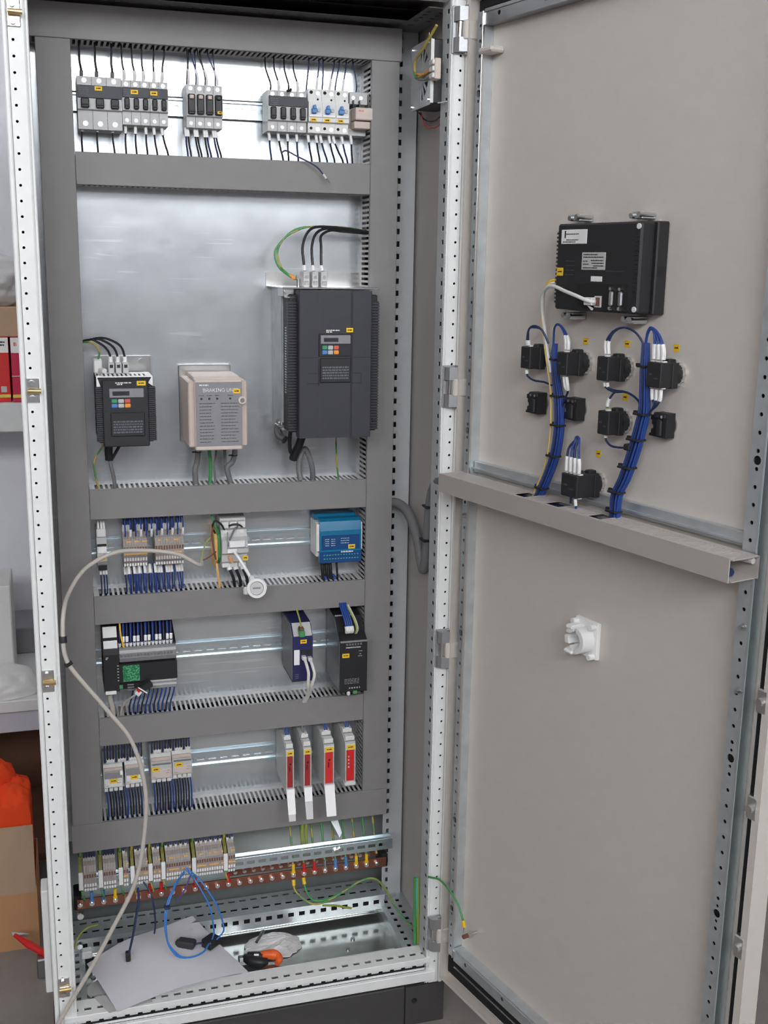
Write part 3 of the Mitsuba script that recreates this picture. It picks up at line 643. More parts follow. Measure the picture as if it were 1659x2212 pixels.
dashes(SV, [(.147, .176, 1.3795), (.150, .160, 1.3765)], .1299, 'm_whitewire', .002, 'indicator')
sticker(SV, .1945, 1.3785, .1300, .0165, .0085)
for i, x in enumerate((.1445, .1580, .1715)):
    wire('black wire bending from the small drive into the left duct', 'black wires of the small drive', [(x, .213, 1.405), (x - .001, .213, 1.424), (x - .010, .211, 1.440 + .002 * i), (x - .030 - .004 * i, .212, 1.453 + .002 * i), (.105, .222, 1.453), (.085, .235, 1.447)], .0023, 'm_blackwire', [(.0, .16)], n=8, k=8)
wire('green and yellow wire bending from the small drive into the left upright duct', None, [(.120, .215, 1.412), (.124, .21, 1.430), (.119, .211, 1.442), (.105, .218, 1.449), (.085, .235, 1.446)], .0019, 'm_yg')
wire('green and yellow wire below the small drive at the left duct', None, [(.135, .2, 1.268), (.116, .2, 1.240), (.107, .2, 1.226), (.1055, .2, 1.205), (.113, .205, 1.160)], .0018, 'm_yg')
wire('thick black cable end below the small drive', None, [(.136, .19, 1.270), (.1335, .195, 1.243), (.134, .20, 1.224)], .0078, 'm_blackwire', name='cable', cat='cable', k=10)
wire('grey cable running from the small drive into the duct below', None, [(.134, .20, 1.232), (.137, .20, 1.212), (.142, .205, 1.185), (.1445, .21, 1.155)], .0040, 'm_greywire', name='cable', cat='cable', k=8)
wire('thin black cable crossing below the small drive', None, [(.163, .19, 1.268), (.150, .195, 1.243), (.138, .20, 1.222)], .003, 'm_blackwire', name='cable', cat='cable')

BU = thing('braking_unit', 'beige braking unit with grey lettered front between the two drives', 'braking unit')
part(BU, 'housing', B().cbox(.2825, .3960, .142, .262, 1.2520, 1.3790, .002), 'm_beige')
part(BU, 'back_plate', B().cbox(.2785, .3825, .262, .2718, 1.245, 1.4000, .001), 'm_steel')
part(BU, 'top_block', B().cbox(.2940, .3830, .150, .245, 1.3790, 1.3880, .0015), 'm_beigelid')
part(BU, 'lid', B().cbox(.2935, .3840, .1300, .1500, 1.2470, 1.3850, .002), 'm_beigelid')
lab = part(BU, 'front_label', B().cbox(.2950, .3835, .1292, .1302, 1.2550, 1.3785, .0003), 'm_label')
part(BU, 'lid_screw', B().cyl((.3840, .1300, 1.3435), (.3840, .1265, 1.3435), .0075, 16), 'm_beigelid', 30)
part(BU, 'lid_screw', B().cyl((.3840, .1266, 1.3435), (.3840, .1255, 1.3435), .0045, 12), 'm_steel', 30)
lettering(lab, 'BRAKING UNIT', .3085, 1.3600, .1291, .0068, 'm_whitewire')
dashes(lab, [(.302, .320, 1.3730)], .1291, 'm_whitewire', .0028)
part(lab, 'indicator', B().cyl((.306, .1292, 1.347), (.306, .1287, 1.347), .0022, 8).cyl((.321, .1292, 1.347), (.321, .1287, 1.347), .0022, 8).cyl((.336, .1292, 1.347), (.336, .1287, 1.347), .0022, 8).cyl((.361, .1292, 1.347), (.361, .1287, 1.347), .0022, 8), 'm_ink')
dashes(lab, [(.301, .311, 1.353), (.316, .326, 1.353), (.332, .341, 1.353), (.356, .366, 1.353)], .1291, 'm_ink', .0010)
dashes(lab, [(.302, rng.uniform(.322, .332), 1.338 - .0062 * j) for j in range(13)] + [(.343, rng.uniform(.368, .378), 1.338 - .0062 * j) for j in range(13)], .1291, 'm_ink', .0010, 'small_print')
sticker(BU, .3735, 1.3610, .1292, .0140, .0085)
for i, (pts, r, mat, lab_) in enumerate((
    ([(.309, .20, 1.255), (.308, .214, 1.231), (.3065, .22, 1.210), (.302, .22, 1.192), (.304, .222, 1.155)], .0058, 'm_greywire', 'left thick grey cable below the braking unit'),
    ([(.329, .20, 1.255), (.331, .215, 1.230), (.3335, .22, 1.198), (.331, .222, 1.155)], .0036, 'm_green', 'green cable below the braking unit'),
    ([(.344, .20, 1.255), (.344, .215, 1.226), (.341, .22, 1.196), (.344, .222, 1.155)], .0022, 'm_greywire', 'thin grey cable below the braking unit'),
    ([(.381, .20, 1.250), (.381, .215, 1.222), (.377, .22, 1.207), (.367, .22, 1.197), (.369, .22, 1.18), (.377, .222, 1.155)], .0055, 'm_greywire', 'right thick grey cable below the braking unit'),
    ([(.362, .22, 1.250), (.363, .223, 1.215), (.364, .224, 1.195)], .0030, 'm_greywire', 'short grey cable joining the right thick cable below the braking unit'))):
    c = wire(lab_, None, pts, r, mat, name='cable', cat='cable', k=9)
    if i in (0, 3):
        q = pts[1]
        part(c, 'cable_tie', B().tube([(q[0], q[1], q[2] + .0015), (q[0], q[1], q[2] - .0015)], r * 1.15, 10).cbox(q[0] - r - .006, q[0] - r + .001, q[1] - .002, q[1] + .002, q[2] - .0015, q[2] + .0012, .0004), 'm_black')
# ---------------------------------------------------------------- third row: terminals, starter, blue distribution block
k = thing('fuse_terminal', 'tall slim white and black fuse terminal alone at the left end of its rail', 'terminal')
part(k, 'body', B().prism([(.2642, .998), (.232, .998), (.212, 1.010), (.206, 1.018), (.206, 1.052), (.214, 1.060), (.236, 1.078), (.2642, 1.078)], 'x', .1045, .1235), 'm_mcb')
part(k, 'top_clamp', B().cbox(.105, .123, .214, .236, 1.066, 1.082, .001), 'm_mcbw')
part(k, 'insert', B().cbox(.105, .1230, .2045, .212, 1.049, 1.0535, .0006), 'm_black')
part(k, 'insert', B().cbox(.106, .1225, .2045, .212, 1.000, 1.0085, .0006), 'm_black')
part(k, 'front_panel', B().cbox(.1055, .1230, .2035, .2065, 1.0355, 1.0480, .0005), 'm_white')
sticker(k, .1135, 1.0245, .2055, .0150, .0085)
for i, x in enumerate((.109, .115, .120)):
    wire('dark wire above the slim fuse terminal at the left', 'dark wires at the slim fuse terminal', [(x, .225, 1.074), (x, .222, 1.086), (x - .001, .23, 1.105), (x - .001, .24, 1.125)], .0013, 'm_navywire', [(.05, .5)])
    wire('dark wire below the slim fuse terminal at the left', 'dark wires at the slim fuse terminal', [(x, .225, 1.004), (x + .001, .215, .992), (x + .002, .215, .968), (x + .002, .222, .935)], .0013, 'm_navywire', [(.05, .35)])

def term_mesh(yf, zc, w):
    P_ = [(yf + .058, -.033), (yf + .03, -.037), (yf + .024, -.031), (yf + .010, -.027), (yf + .004, -.021), (yf, -.017), (yf, .017), (yf + .004, .021), (yf + .010, .027), (yf + .022, .031), (yf + .028, .037), (yf + .058, .033)]
    return B().prism([(y, zc + z) for y, z in P_], 'x', 0, w)
def term_row(xs, w, yf, zc, label, group, skip=(), jumpers=(), strip=True):
    body = shape(term_mesh(yf, zc, w - .0003), 'm_term')
    mk = shape(B().cbox(.0006, w - .0009, yf - .0008, yf + .002, zc - .0165, zc - .0095, .0004).cbox(.0006, w - .0009, yf + .0045, yf + .009, zc - .0285, zc - .0225, .0004), 'm_white')
    jp = shape(B().cbox(.0004, w + .0004, yf - .0010, yf + .002, zc - .004, zc - .0005, .0003), 'm_jumper')
    jp2 = shape(B().cbox(.0004, w + .0004, yf + .0042, yf + .009, zc + .0195, zc + .0235, .0003), 'm_jumper')
    gr = shape(B().box(.0008, w - .0012, yf - .0004, yf + .001, zc + .004, zc + .012), 'm_brown')
    for i, x in enumerate(xs):
        if i in skip: continue
        k = thing('terminal_block', label, 'terminal', group)
        part(k, 'body', body, None, tw=mv(x, 0, 0))
        part(k, 'marker_tag', mk, None, tw=mv(x, 0, 0))
        part(k, 'screw_slot', gr, None, tw=mv(x, 0, 0))
        if i in jumpers: part(k, 'jumper', jp, None, tw=mv(x, 0, 0), label='orange jumper')
        if i in jumpers and i % 3: part(k, 'jumper', jp2, None, tw=mv(x, 0, 0), label='orange jumper')
tx = [.1555 + .0052 * i for i in range(23)]
term_row(tx, .0052, .206, 1.032, 'slim beige terminal in the row left of the grey motor starter', 'terminal blocks in the third row', skip=(9, 10, 11), jumpers=(0, 1, 2, 3, 4, 5, 6, 7, 8, 12, 13, 15, 16, 18, 19, 20, 21))
for i, x in enumerate(tx):
    x += .0026; j = rng.uniform(-.0015, .0015)
    wire('blue wire rising from the beige terminal row into the duct above', 'blue wires above the beige terminal row', [(x, .243, 1.066), (x, .233, 1.078), (x + j, .227, 1.095), (x + j * 2, .236, 1.125)], .0015, 'm_bluewire' if i % 4 else 'm_navywire', [(.15, .45)] if i % 5 < 3 else ())
    if i % 2 == 0:
        wire('blue wire rising from the beige terminal row into the duct above', 'blue wires above the beige terminal row', [(x + .0026, .228, 1.058), (x + .0026, .218, 1.072), (x + .002, .216, 1.092), (x, .226, 1.125)], .0015, 'm_bluewire', [(.1, .4)] if i % 4 else ())
    wire('blue wire dropping from the beige terminal row into the duct below', 'blue wires below the beige terminal row', [(x, .243, .998), (x, .226, .988), (x + .001 + j, .219, .972), (x + .002 + j * 2, .222, .955), (x + .002, .23, .93)], .0015, 'm_bluewire' if i % 3 else 'm_navywire', [(.05, .32)] if i % 4 != 3 else ())
    if i < 12 and i % 2:
        wire('blue wire dropping from the beige terminal row into the duct below', 'blue wires below the beige terminal row', [(x + .002, .225, 1.004), (x + .002, .213, .993), (x + .003, .209, .975), (x + .004, .213, .955), (x + .004, .222, .93)], .0015, 'm_bluewire', [(.05, .32)])

k = thing('motor_starter', 'light grey stepped motor starter with orange button in the middle of the third row', 'motor starter')
part(k, 'body', B().prism([(.2642, .998), (.215, .994), (.200, 1.004), (.200, 1.018), (.190, 1.024), (.190, 1.050), (.200, 1.056), (.206, 1.070), (.218, 1.074), (.222, 1.090), (.2642, 1.098)], 'x', .3500, .4025), 'm_mcb')
for i in range(3):
    x = .3515 + i * .0170
    part(k, 'top_terminal', B().cbox(x, x + .0150, .206, .224, 1.072, 1.086, .001).cbox(x + .002, x + .012, .203, .208, 1.060, 1.070, .001), 'm_mcbw')
    part(k, 'bottom_terminal', B().cbox(x, x + .0150, .206, .224, .990, .999, .001), 'm_mcbw')
part(k, 'dark_gap', B().box(.351, .402, .2035, .206, 1.0705, 1.0735).box(.360, .3625, .1885, .191, 1.03, 1.068).box(.3645, .402, .1888, .191, 1.0335, 1.0355), 'm_label')
part(k, 'front_panel', B().cbox(.3640, .3960, .1855, .1905, 1.0365, 1.0500, .001).cbox(.3600, .3800, .1870, .1905, 1.0245, 1.0335, .001), 'm_white')
part(k, 'side_terminal', B().cbox(.3925, .4065, .200, .225, 1.022, 1.032, .001).cbox(.3925, .4085, .206, .23, 1.044, 1.052, .001), 'm_mcb')
part(k, 'button', B().hull([(x, y, z) for x, z in ((.3620, 1.0165), (.3655, 1.0170), (.3735, 1.0035), (.3695, 1.0025)) for y in (.1925, .2005)]), 'm_orange', label='orange button')
sticker(k, .3985, 1.0105, .1990, .0115, .0080)
g = thing('ground_terminal', 'green and yellow earth terminal directly left of the grey motor starter', 'terminal')
part(g, 'green_half', B().prism([(.2642, .997), (.225, .995), (.208, 1.012), (.208, 1.054), (.225, 1.069), (.2642, 1.067)], 'x', .3425, .3490), 'm_green')
part(g, 'yellow_half', B().prism([(.2642, .997), (.22, .993), (.204, 1.008), (.204, 1.050), (.22, 1.066), (.2642, 1.067)], 'x', .3365, .3424), 'm_jumper')
for i, (pts, mat, lab_) in enumerate((
    ([(.3395, .215, 1.062), (.333, .205, 1.078), (.338, .203, 1.090), (.350, .2, 1.083), (.357, .205, 1.070)], 'm_blackwire', 'black wire arching over the earth terminal to the grey motor starter'),
    ([(.3385, .203, 1.010), (.334, .195, 1.030), (.331, .2, 1.060), (.336, .207, 1.085)], 'm_brown', 'brown wire climbing beside the earth terminal'),
    ([(.345, .213, 1.06), (.340, .205, 1.075), (.336, .207, 1.09), (.332, .215, 1.10)], 'm_green', 'green wire above the earth terminal'),
    ([(.385, .21, 1.072), (.378, .197, 1.074), (.368, .194, 1.055), (.362, .188, 1.040)], 'm_greywire', 'grey wire crossing the front of the grey motor starter'),
    ([(.398, .212, 1.068), (.389, .2, 1.079), (.378, .2, 1.082), (.366, .205, 1.078)], 'm_blackwire', 'black wire on top of the grey motor starter'),
    ([(.3405, .206, 1.000), (.341, .2, .985), (.345, .203, .955), (.346, .212, .93)], 'm_jumper', 'yellow wire dropping from the earth terminal into the duct'))):
    wire(lab_, None, pts, .0019 if i != 5 else .0026, mat)
for i, x in enumerate((.366, .379, .3935)):
    wire('black wire with long white sleeve below the grey motor starter', 'black wires below the motor starter', [(x, .215, .995), (x + .002, .21, .984), (x + .009, .209, .965), (x + .013, .216, .94)], .0032, 'm_blackwire', [(.0, .28)], k=8)

k = thing('distribution_block', 'light grey distribution block under a translucent blue cover at the right of the third row', 'distribution block')
part(k, 'body', B().cbox(.5500, .6430, .212, .2642, 1.000, 1.0740, .001), 'm_mcbw')
prof = [(.212, .9895), (.1985, .9895), (.1965, .996), (.1965, 1.016), (.1990, 1.0185), (.1990, 1.050), (.1985, 1.058), (.203, 1.077), (.212, 1.0815), (.225, 1.0830), (.225, 1.079), (.212, 1.076)]
part(k, 'cover', B().prism(prof, 'x', .5555, .6445), 'm_bluecover')
part(k, 'cover_band', B().cbox(.5545, .6450, .1955, .2, .9890, 1.0135, .001), 'm_bluecover2')
part(k, 'cover_panel', B().cbox(.5590, .6410, .1975, .2005, 1.0150, 1.0480, .001), 'm_bluecover2')
part(k, 'end_plate', B().cbox(.5480, .5550, .2005, .24, 1.014, 1.0730, .001), 'm_mcbw')
part(k, 'end_plate', B().cbox(.6446, .6478, .2005, .24, 1.014, 1.0730, .001), 'm_mcbw')
part(k, 'rear_cover', B().cbox(.5520, .6420, .238, .262, 1.074, 1.0865, .0015), 'm_bluecover')
dashes(k, [(.566 + .013 * i, .575 + .013 * i, 1.040 - .0045 * j) for i in range(2) for j in range(4)] + [(.600, .618, 1.041 - .005 * j) for j in range(3)], .1974, 'm_greyink', .0016)
dashes(k, [(.563 + .006 * i, .566 + .006 * i, .9985) for i in range(13)] + [(.563 + .006 * i, .566 + .006 * i, 1.0065) for i in range(13)], .1954, 'm_teal', .002, 'terminal_marks')
dashes(k, [(.600, .626, 1.0125)], .1954, 'm_whitewire', .003, 'white_print')
sticker(k, .6235, 1.0225, .1972, .0150, .0095)
for i, (x, mat, r) in enumerate(((.566, 'm_blackwire', .0040), (.5745, 'm_blackwire', .0040), (.5830, 'm_blackwire', .0040), (.5975, 'm_blackwire', .0022))):
    wire('thick black wire below the blue covered distribution block' if i < 3 else 'thin black wire below the blue covered distribution block', 'black wires below the blue block' if i < 3 else None, [(x, .23, 1.0), (x, .225, .985), (x + .001, .222, .965), (x + .004, .224, .932)], r, mat, k=8)
for i, x in enumerate((.5695, .5895)):
    wire('short blue wire end in the duct below the blue cover', 'blue wire ends below the blue block', [(x, .225, .956), (x + .003, .219, .950), (x + .006, .218, .942), (x + .008, .224, .930)], .0030, 'm_bluewire', k=8)
# loose shaft with a clear ring, hanging in front of the starter
k = thing('handle_shaft', 'white plastic shaft ending in a clear ring, hanging in front of the grey motor starter', 'handle shaft')
part(k, 'rod', B().tube([(.3725, .180, 1.030), (.3810, .176, 1.017), (.3920, .168, .998), (.4020, .160, .979)], np.r_[np.linspace(.0032, .0036, 25)], 10), 'm_white', 30)
part(k, 'joint', B().cbox(.3985, .4095, .152, .164, .968, .983, .002), 'm_mcbw')
ring = trimesh.creation.annulus(r_min=.0142, r_max=.0200, height=.006, sections=36)
ring.apply_transform(rot((1, 0, 0), 78)); ring.apply_translation((.4125, .150, .9585))
rg = B().mesh(ring).cbox(.386, .398, .150, .156, .945, .962, .003).cbox(.4265, .4345, .150, .156, .952, .966, .003)
part(k, 'ring', rg, 'm_foil', 30)
part(k, 'ring_core', B().cyl((.4125, .149, .9585), (.4125, .156, .9585), .0135, 18), 'm_film', 30)
part(k, 'ring_slot', B().box(.4045, .4205, .1485, .1492, .9575, .9605), 'm_label')
# the long programming cable that loops over the cabinet edge
wire('long beige cable looping out over the left duct and down past the front frame', None,
     [(.309, .195, 1.011), (.2977, .15, 1.0148), (.2528, .145, 1.0412), (.1817, .140, 1.0535), (.1290, .125, 1.0540), (.0775, .10, 1.0330), (.0465, .06, 1.0005), (.0352, .02, .975), (.0322, .005, .935), (.0345, .0, .900), (.0487, -.003, .8687), (.1034, -.006, .7911), (.1473, -.008, .7217), (.1680, -.01, .6250), (.1629, -.012, .5292), (.1424, -.014, .4342), (.0956, -.016, .3422), (.0489, -.018, .2597), (-.0071, -.02, .1684), (-.045, -.03, .09)], .0042, 'm_lightwire', name='cable', cat='cable', n=10, k=10,
     sleeves=[(.426, .432, 'm_black'), (.50, .506, 'm_black')])
wire('thin brown wire from the end of the beige cable to the earth terminal', None, [(.304, .185, 1.0125), (.318, .19, 1.016), (.330, .197, 1.021), (.339, .203, 1.026)], .0014, 'm_brown')
wire('thin yellow wire from the end of the beige cable', None, [(.304, .185, 1.0125), (.308, .187, 1.022), (.311, .19, 1.032), (.320, .2, 1.048), (.332, .205, 1.058)], .0014, 'm_lime')

# ---------------------------------------------------------------- fourth row: controller, switch, power supply
k = thing('programmable_controller', 'black programmable controller with many blue wires at the left of the fourth row', 'controller')
part(k, 'cpu_body', B().prism([(.2642, .752), (.18, .752), (.170, .757), (.170, .834), (.176, .842), (.205, .883), (.2642, .883)], 'x', .1070, .1370), 'm_black')
part(k, 'body', B().prism([(.2642, .752), (.19, .752), (.190, .772), (.172, .773), (.172, .811), (.190, .812), (.190, .845), (.2642, .872)], 'x', .1373, .2520), 'm_black')
part(k, 'top_cover', B().hull([(x, y, z) for x in (.1085, .1355) for y, z in ((.1775, .8455), (.1780, .844), (.2035, .8825), (.2040, .881))]), 'm_foil')
part(k, 'top_band', B().cbox(.107, .1372, .186, .190, .8585, .8640, .0006), 'm_black')
up = part(k, 'terminal_strip', B().cbox(.1380, .2515, .178, .192, .8135, .8420, .001), 'm_label')
for j, (z, mat) in enumerate(((.8355, 'm_mcb'), (.8185, 'm_greywire'))):
    part(up, 'rail_bar', B().cbox(.1385, .2510, .1765, .1785, z - .0032, z + .0032, .0006), mat)
for i in range(16):
    x = .143 + i * .0066
    part(up, 'screw_head', B().cbox(x - .0022, x + .0022, .1770, .1785, .8245, .8300, .0006), 'm_darksteel')
lo = part(k, 'terminal_strip', B().cbox(.1960, .2510, .176, .19, .7525, .7730, .001), 'm_label')
for z in (.7700, .7615):
    part(lo, 'rail_bar', B().cbox(.1965, .2505, .1745, .1765, z - .0022, z + .0022, .0005), 'm_mcb')
part(k, 'circuit_board', B().box(.1440, .1770, .1708, .1722, .7750, .8085).box(.1560, .1700, .1695, .1710, .781, .80), 'm_pcb')
part(k, 'port', B().cbox(.1360, .1430, .1695, .172, .7605, .7685, .0006), 'm_green')
part(k, 'bottom_label', B().cbox(.1090, .1300, .1695, .1705, .7505, .7580, .0003), 'm_white')
dashes(k, [(.1115, .1165, .8285), (.1115, .1145, .8255)], .1699, 'm_greyink', .002)
dashes(k, [(.1330, .1365, .8100 - .0062 * i) for i in range(6)], .1699, 'm_greyink', .0018, 'indicator')
for j in range(3):
    part(k, 'front_slot', B().cbox(.1520, .1650, .1715, .1735, .7545 + j * .0055, .7575 + j * .0055, .0005), 'm_greywire')
for i in range(15):
    x = .1405 + i * .0073
    mat = 'm_bluewire' if i % 2 else 'm_navywire'
    wire('blue wire rising from the black controller into the duct above', 'blue wires above the black controller', [(x, .195, .838), (x, .190, .850), (x + .0005, .194, .866), (x + .001, .205, .885), (x + .001, .225, .91)], .0018, mat, [(.02, .24), (.30, .45)] if i % 3 else [(.02, .22)])
    if i % 2:
        wire('blue wire rising from the black controller into the duct above', 'blue wires above the black controller', [(x + .003, .215, .855), (x + .003, .208, .866), (x + .003, .212, .885), (x + .003, .228, .912)], .0018, mat)
wire('yellow wire rising from the black controller through the blue wires', None, [(.1495, .186, .838), (.1455, .184, .855), (.1430, .190, .872), (.1420, .21, .905)], .0018, 'm_yellow')
for i in range(11):
    x = .1600 + i * .0083
    wire('dark blue wire below the black controller', 'dark blue wires below the black controller', [(x + .004, .195, .757), (x + .003, .186, .745), (x, .19, .730), (x - .004, .205, .705), (x - .003, .218, .675)], .0017, 'm_bluewire' if i % 3 else 'm_navywire', [(.0, .16)] if i > 4 else ())
k = thing('usb_plug', 'white plug with red and black parts stuck into the bottom of the black controller', 'plug')
part(k, 'sleeve', B().hull([(x, y, z) for x, z in ((.1640, .7560), (.1725, .7650), (.1800, .7575), (.1720, .7485)) for y in (.150, .162)]), 'm_whitewire')
part(k, 'grip', B().hull([(x, y, z) for x, z in ((.1725, .7650), (.1930, .7790), (.2010, .7690), (.1800, .7575)) for y in (.148, .166)]), 'm_black')
part(k, 'red_end', B().hull([(x, y, z) for x, z in ((.1690, .7615), (.1725, .7650), (.1765, .7610), (.1730, .7575)) for y in (.148, .164)]), 'm_red')
part(k, 'flash', B().hull([(x, y, z) for x, z in ((.1705, .7690), (.1725, .7700), (.1895, .7570), (.1875, .7555)) for y in (.1455, .148)]), 'm_white')
wire('pale cable curving from the white plug to the left into the duct', None, [(.1680, .156, .7525), (.158, .165, .742), (.149, .18, .730), (.141, .195, .71), (.137, .21, .68)], .0022, 'm_lightwire', name='cable', cat='cable')
wire('thick pale cable standing in the duct left below the black controller', None, [(.118, .205, .738), (.119, .205, .725), (.1225, .206, .705), (.124, .215, .67)], .0055, 'm_lightwire', name='cable', cat='cable', k=10)

k = thing('network_switch', 'narrow dark blue network switch with white plugs in the fourth row', 'network switch')
part(k, 'body', B().prism([(.2642, .742), (.170, .742), (.160, .748), (.160, .8425), (.186, .868), (.2642, .872)], 'x', .4900, .5318), 'm_switch')
part(k, 'side_plate', B().prism([(.2642, .748), (.166, .748), (.166, .840), (.19, .864), (.2642, .868)], 'x', .4885, .4899), 'm_greywire')
part(k, 'top_cover', B().hull([(x, y, z) for x in (.4915, .5305) for y, z in ((.1615, .8455), (.1622, .8440), (.184, .8675), (.185, .866))]), 'm_mcb')
part(k, 'terminal_plug', B().cbox(.5020, .5135, .152, .176, .8455, .8580, .001), 'm_green')
part(k, 'terminal_plug_top', B().cbox(.5030, .5125, .156, .172, .858, .864, .001), 'm_brown')
sticker(k, .5120, .8335, .1598, .0135, .0085)
part(k, 'white_panel', B().cbox(.4915, .5035, .1585, .1605, .7830, .8160, .0005), 'm_white')
for x, z in ((.5070, .8085), (.5190, .8085), (.5070, .7945), (.5190, .7945)):
    part(k, 'socket', B().cbox(x, x + .0105, .1585, .1605, z - .006, z + .006, .0005), 'm_black')
part(k, 'vent', B().box(.494, .502, .1597, .1602, .7615, .7625).box(.494, .502, .1597, .1602, .7575, .7585).box(.494, .502, .1597, .1602, .7535, .7545), 'm_greywire')
for i, (x, z) in enumerate(((.5115, .8000), (.5240, .7965))):
    c = wire('white network cable plugged into the dark blue switch, the %s of two' % ('left' if i == 0 else 'right'), 'white network cables of the blue switch', [(x, .150, z), (x + .001, .135, z - .008), (x + .004, .128, z - .026), (x + .004 - i * .004, .135, .745), (.522 + i * .004, .165, .715), (.519 + i * .004, .20, .68)], .0032, 'm_whitewire', name='cable', cat='cable', k=8)
    part(c, 'plug', B().cbox(x - .0045, x + .0045, .147, .1595, z - .004, z + .004, .0008), 'm_foil')
wire('yellow and green wire rising from the green plug of the dark blue switch', None, [(.5075, .165, .862), (.5065, .17, .876), (.5045, .19, .893), (.504, .21, .91)], .0018, 'm_lime')

k = thing('power_supply', 'large black power supply at the right end of the fourth row', 'power supply')
part(k, 'body', B().prism([(.2642, .715), (.152, .715), (.150, .718), (.150, .8265), (.153, .8300), (.178, .8420), (.205, .868), (.2642, .8755)], 'x', .5895, .6475), 'm_black')
part(k, 'side_plate', B().prism([(.2642, .718), (.156, .718), (.156, .826), (.182, .845), (.207, .868), (.2642, .875)], 'x', .5878, .5894), 'm_darksteel')
part(k, 'edge_strip', B().cbox(.5885, .6478, .1480, .1525, .8265, .8300, .0006), 'm_label')
part(k, 'top_edge', B().cbox(.590, .625, .2035, .2075, .868, .8705, .0006), 'm_mcb')
for i in range(6):
    part(k, 'terminal', B().cbox(.6010 + i * .0060, .6055 + i * .0060, .1485, .1505, .8195, .8245, .0005), 'm_darksteel')
part(k, 'name_strip', B().cbox(.6005, .6330, .1490, .1505, .8140, .8165, .0003), 'm_greyink')
sticker(k, .6005, .7980, .1498, .0155, .0095)
dashes(k, [(.629, .636, .8065), (.630, .634, .8000), (.627, .636, .7955)], .1498, 'm_greyink', .0013)
dashes(k, [(.598, .630, .745 - .0032 * j) for j in range(4)], .1498, 'm_label', .0012, 'print')
part(k, 'lower_terminal', B().cbox(.6170, .6260, .1470, .158, .7115, .7185, .0008), 'm_green')
part(k, 'lower_terminal', B().cbox(.6040, .6110, .1470, .158, .7085, .7175, .002), 'm_whitewire')
dashes(k, [(.608 + .0055 * i, .611 + .0055 * i, .7250) for i in range(5)], .1498, 'm_greyink', .003, 'terminal_marks')
for i in range(4):
    x = .6035 + i * .0042
    wire('blue wire rising from the black power supply into the duct above', 'blue wires above the black power supply', [(x + .002, .165, .843), (x + .001, .160, .853), (x - .002, .168, .873), (x - .006, .19, .897), (x - .006, .21, .915)], .0021, 'm_bluewire', [(.08, .3)], k=8)
for i in range(2):
    wire('pale yellow wire beside the blue wires of the black power supply', 'pale yellow wires of the black power supply', [(.6245 + i * .003, .166, .840), (.6265 + i * .003, .162, .852), (.6225 + i * .003, .168, .870), (.612 + i * .003, .19, .897)], .0019, 'm_lightwire' if i else 'm_lime')
# ---------------------------------------------------------------- fifth row: contactors, relays, red safety relays
def contactor(label, x0, x1, z0, z1, tall, stx, stz, kind='contactor'):
    k = thing(kind, label, 'contactor' if kind == 'contactor' else 'relay')
    zm = (z0 + z1) / 2
    part(k, 'body', B().prism([(.2642, z0 + .004), (.212, z0 + .002), (.200, z0 + .008), (.190, z0 + .012), (.190, z1 - .018), (.200, z1 - .013), (.206, z1), (.2642, z1 + .004)], 'x', x0, x1), 'm_mcb')
    part(k, 'upper_bank', B().cbox(x0 + .001, x1 - .001, .196, .206, z1 - .0125, z1 - .006, .001), 'm_beige')
    part(k, 'dark_inset', B().cbox(x0 + .002, x1 - .002, .1885, .1905, zm + (.004 if tall else .012), zm + (.017 if tall else .0155), .0006), 'm_label' if tall else 'm_greywire')
    part(k, 'front_plate', B().cbox(x0 + .002, x1 - .002, .1882, .1905, z0 + .0135, zm + .002, .0008), 'm_mcbw' if tall else 'm_beigelid')
    n = 4
    pw = (x1 - x0) / n
    for i in range(n):
        part(k, 'lower_terminal', B().cbox(x0 + i * pw + .001, x0 + (i + 1) * pw - .001, .199, .213, z0 - .001, z0 + .007, .0008), 'm_mcbw')
    screws(k, [(x0 + (i + .5) * pw, z1 - .0035) for i in range(n)], .2055, .0022)
    dashes(k, [(x0 + .004, x0 + .010, z0 + .017), (x1 - .010, x1 - .004, zm), (x1 - .012, x1 - .005, zm - .006)], .1882, 'm_label')
    sticker(k, stx, stz, .1878, .0155, .0090)
    return k
contactor('left one of the two tall grey contactors at the left end of the fifth row', .0985, .1375, .5270, .5840, True, .1185, .5545)
part('contactor', 'white_clip', B().cbox(.1310, .1375, .182, .19, .568, .577, .001), 'm_white')
contactor('right one of the two tall grey contactors, beside the beige cable', .1420, .1815, .5310, .5865, True, .1605, .5580)
contactor('left one of the two beige-grey relays in the fifth row', .1950, .2375, .5355, .5960, False, .2040, .5695, 'relay')
contactor('right one of the two beige-grey relays, next to the bare rail', .2390, .2795, .5405, .5985, False, .2520, .5750, 'relay')
for x0, x1, n, zb_, zt_ in ((.1000, .1800, 14, .529, .586), (.1960, .2785, 15, .540, .597)):
    for i in range(n):
        x = x0 + (x1 - x0) * (i + .5) / n
        mat = 'm_blackwire' if i % 2 else 'm_navywire'
        wire('dark wire rising from the grey contactors into the duct above', 'dark wires above the contactors', [(x, .215, zt_ - .003), (x, .206, zt_ + .007), (x, .207, zt_ + .022), (x + .001, .22, zt_ + .06)], .0017, mat, [(.03, .38)] if i % 4 else ())
        wire('dark wire dropping from the grey contactors into the duct below', 'dark wires below the contactors', [(x, .217, zb_ + .003), (x + .001, .209, zb_ - .006), (x + .003, .208, zb_ - .026), (x + .004, .213, zb_ - .05), (x + .004, .222, .44)], .0017, mat if i % 7 else 'm_bluewire', [(.0, .22)] if (i % 5) and x0 > .15 else [(.0, .12)])

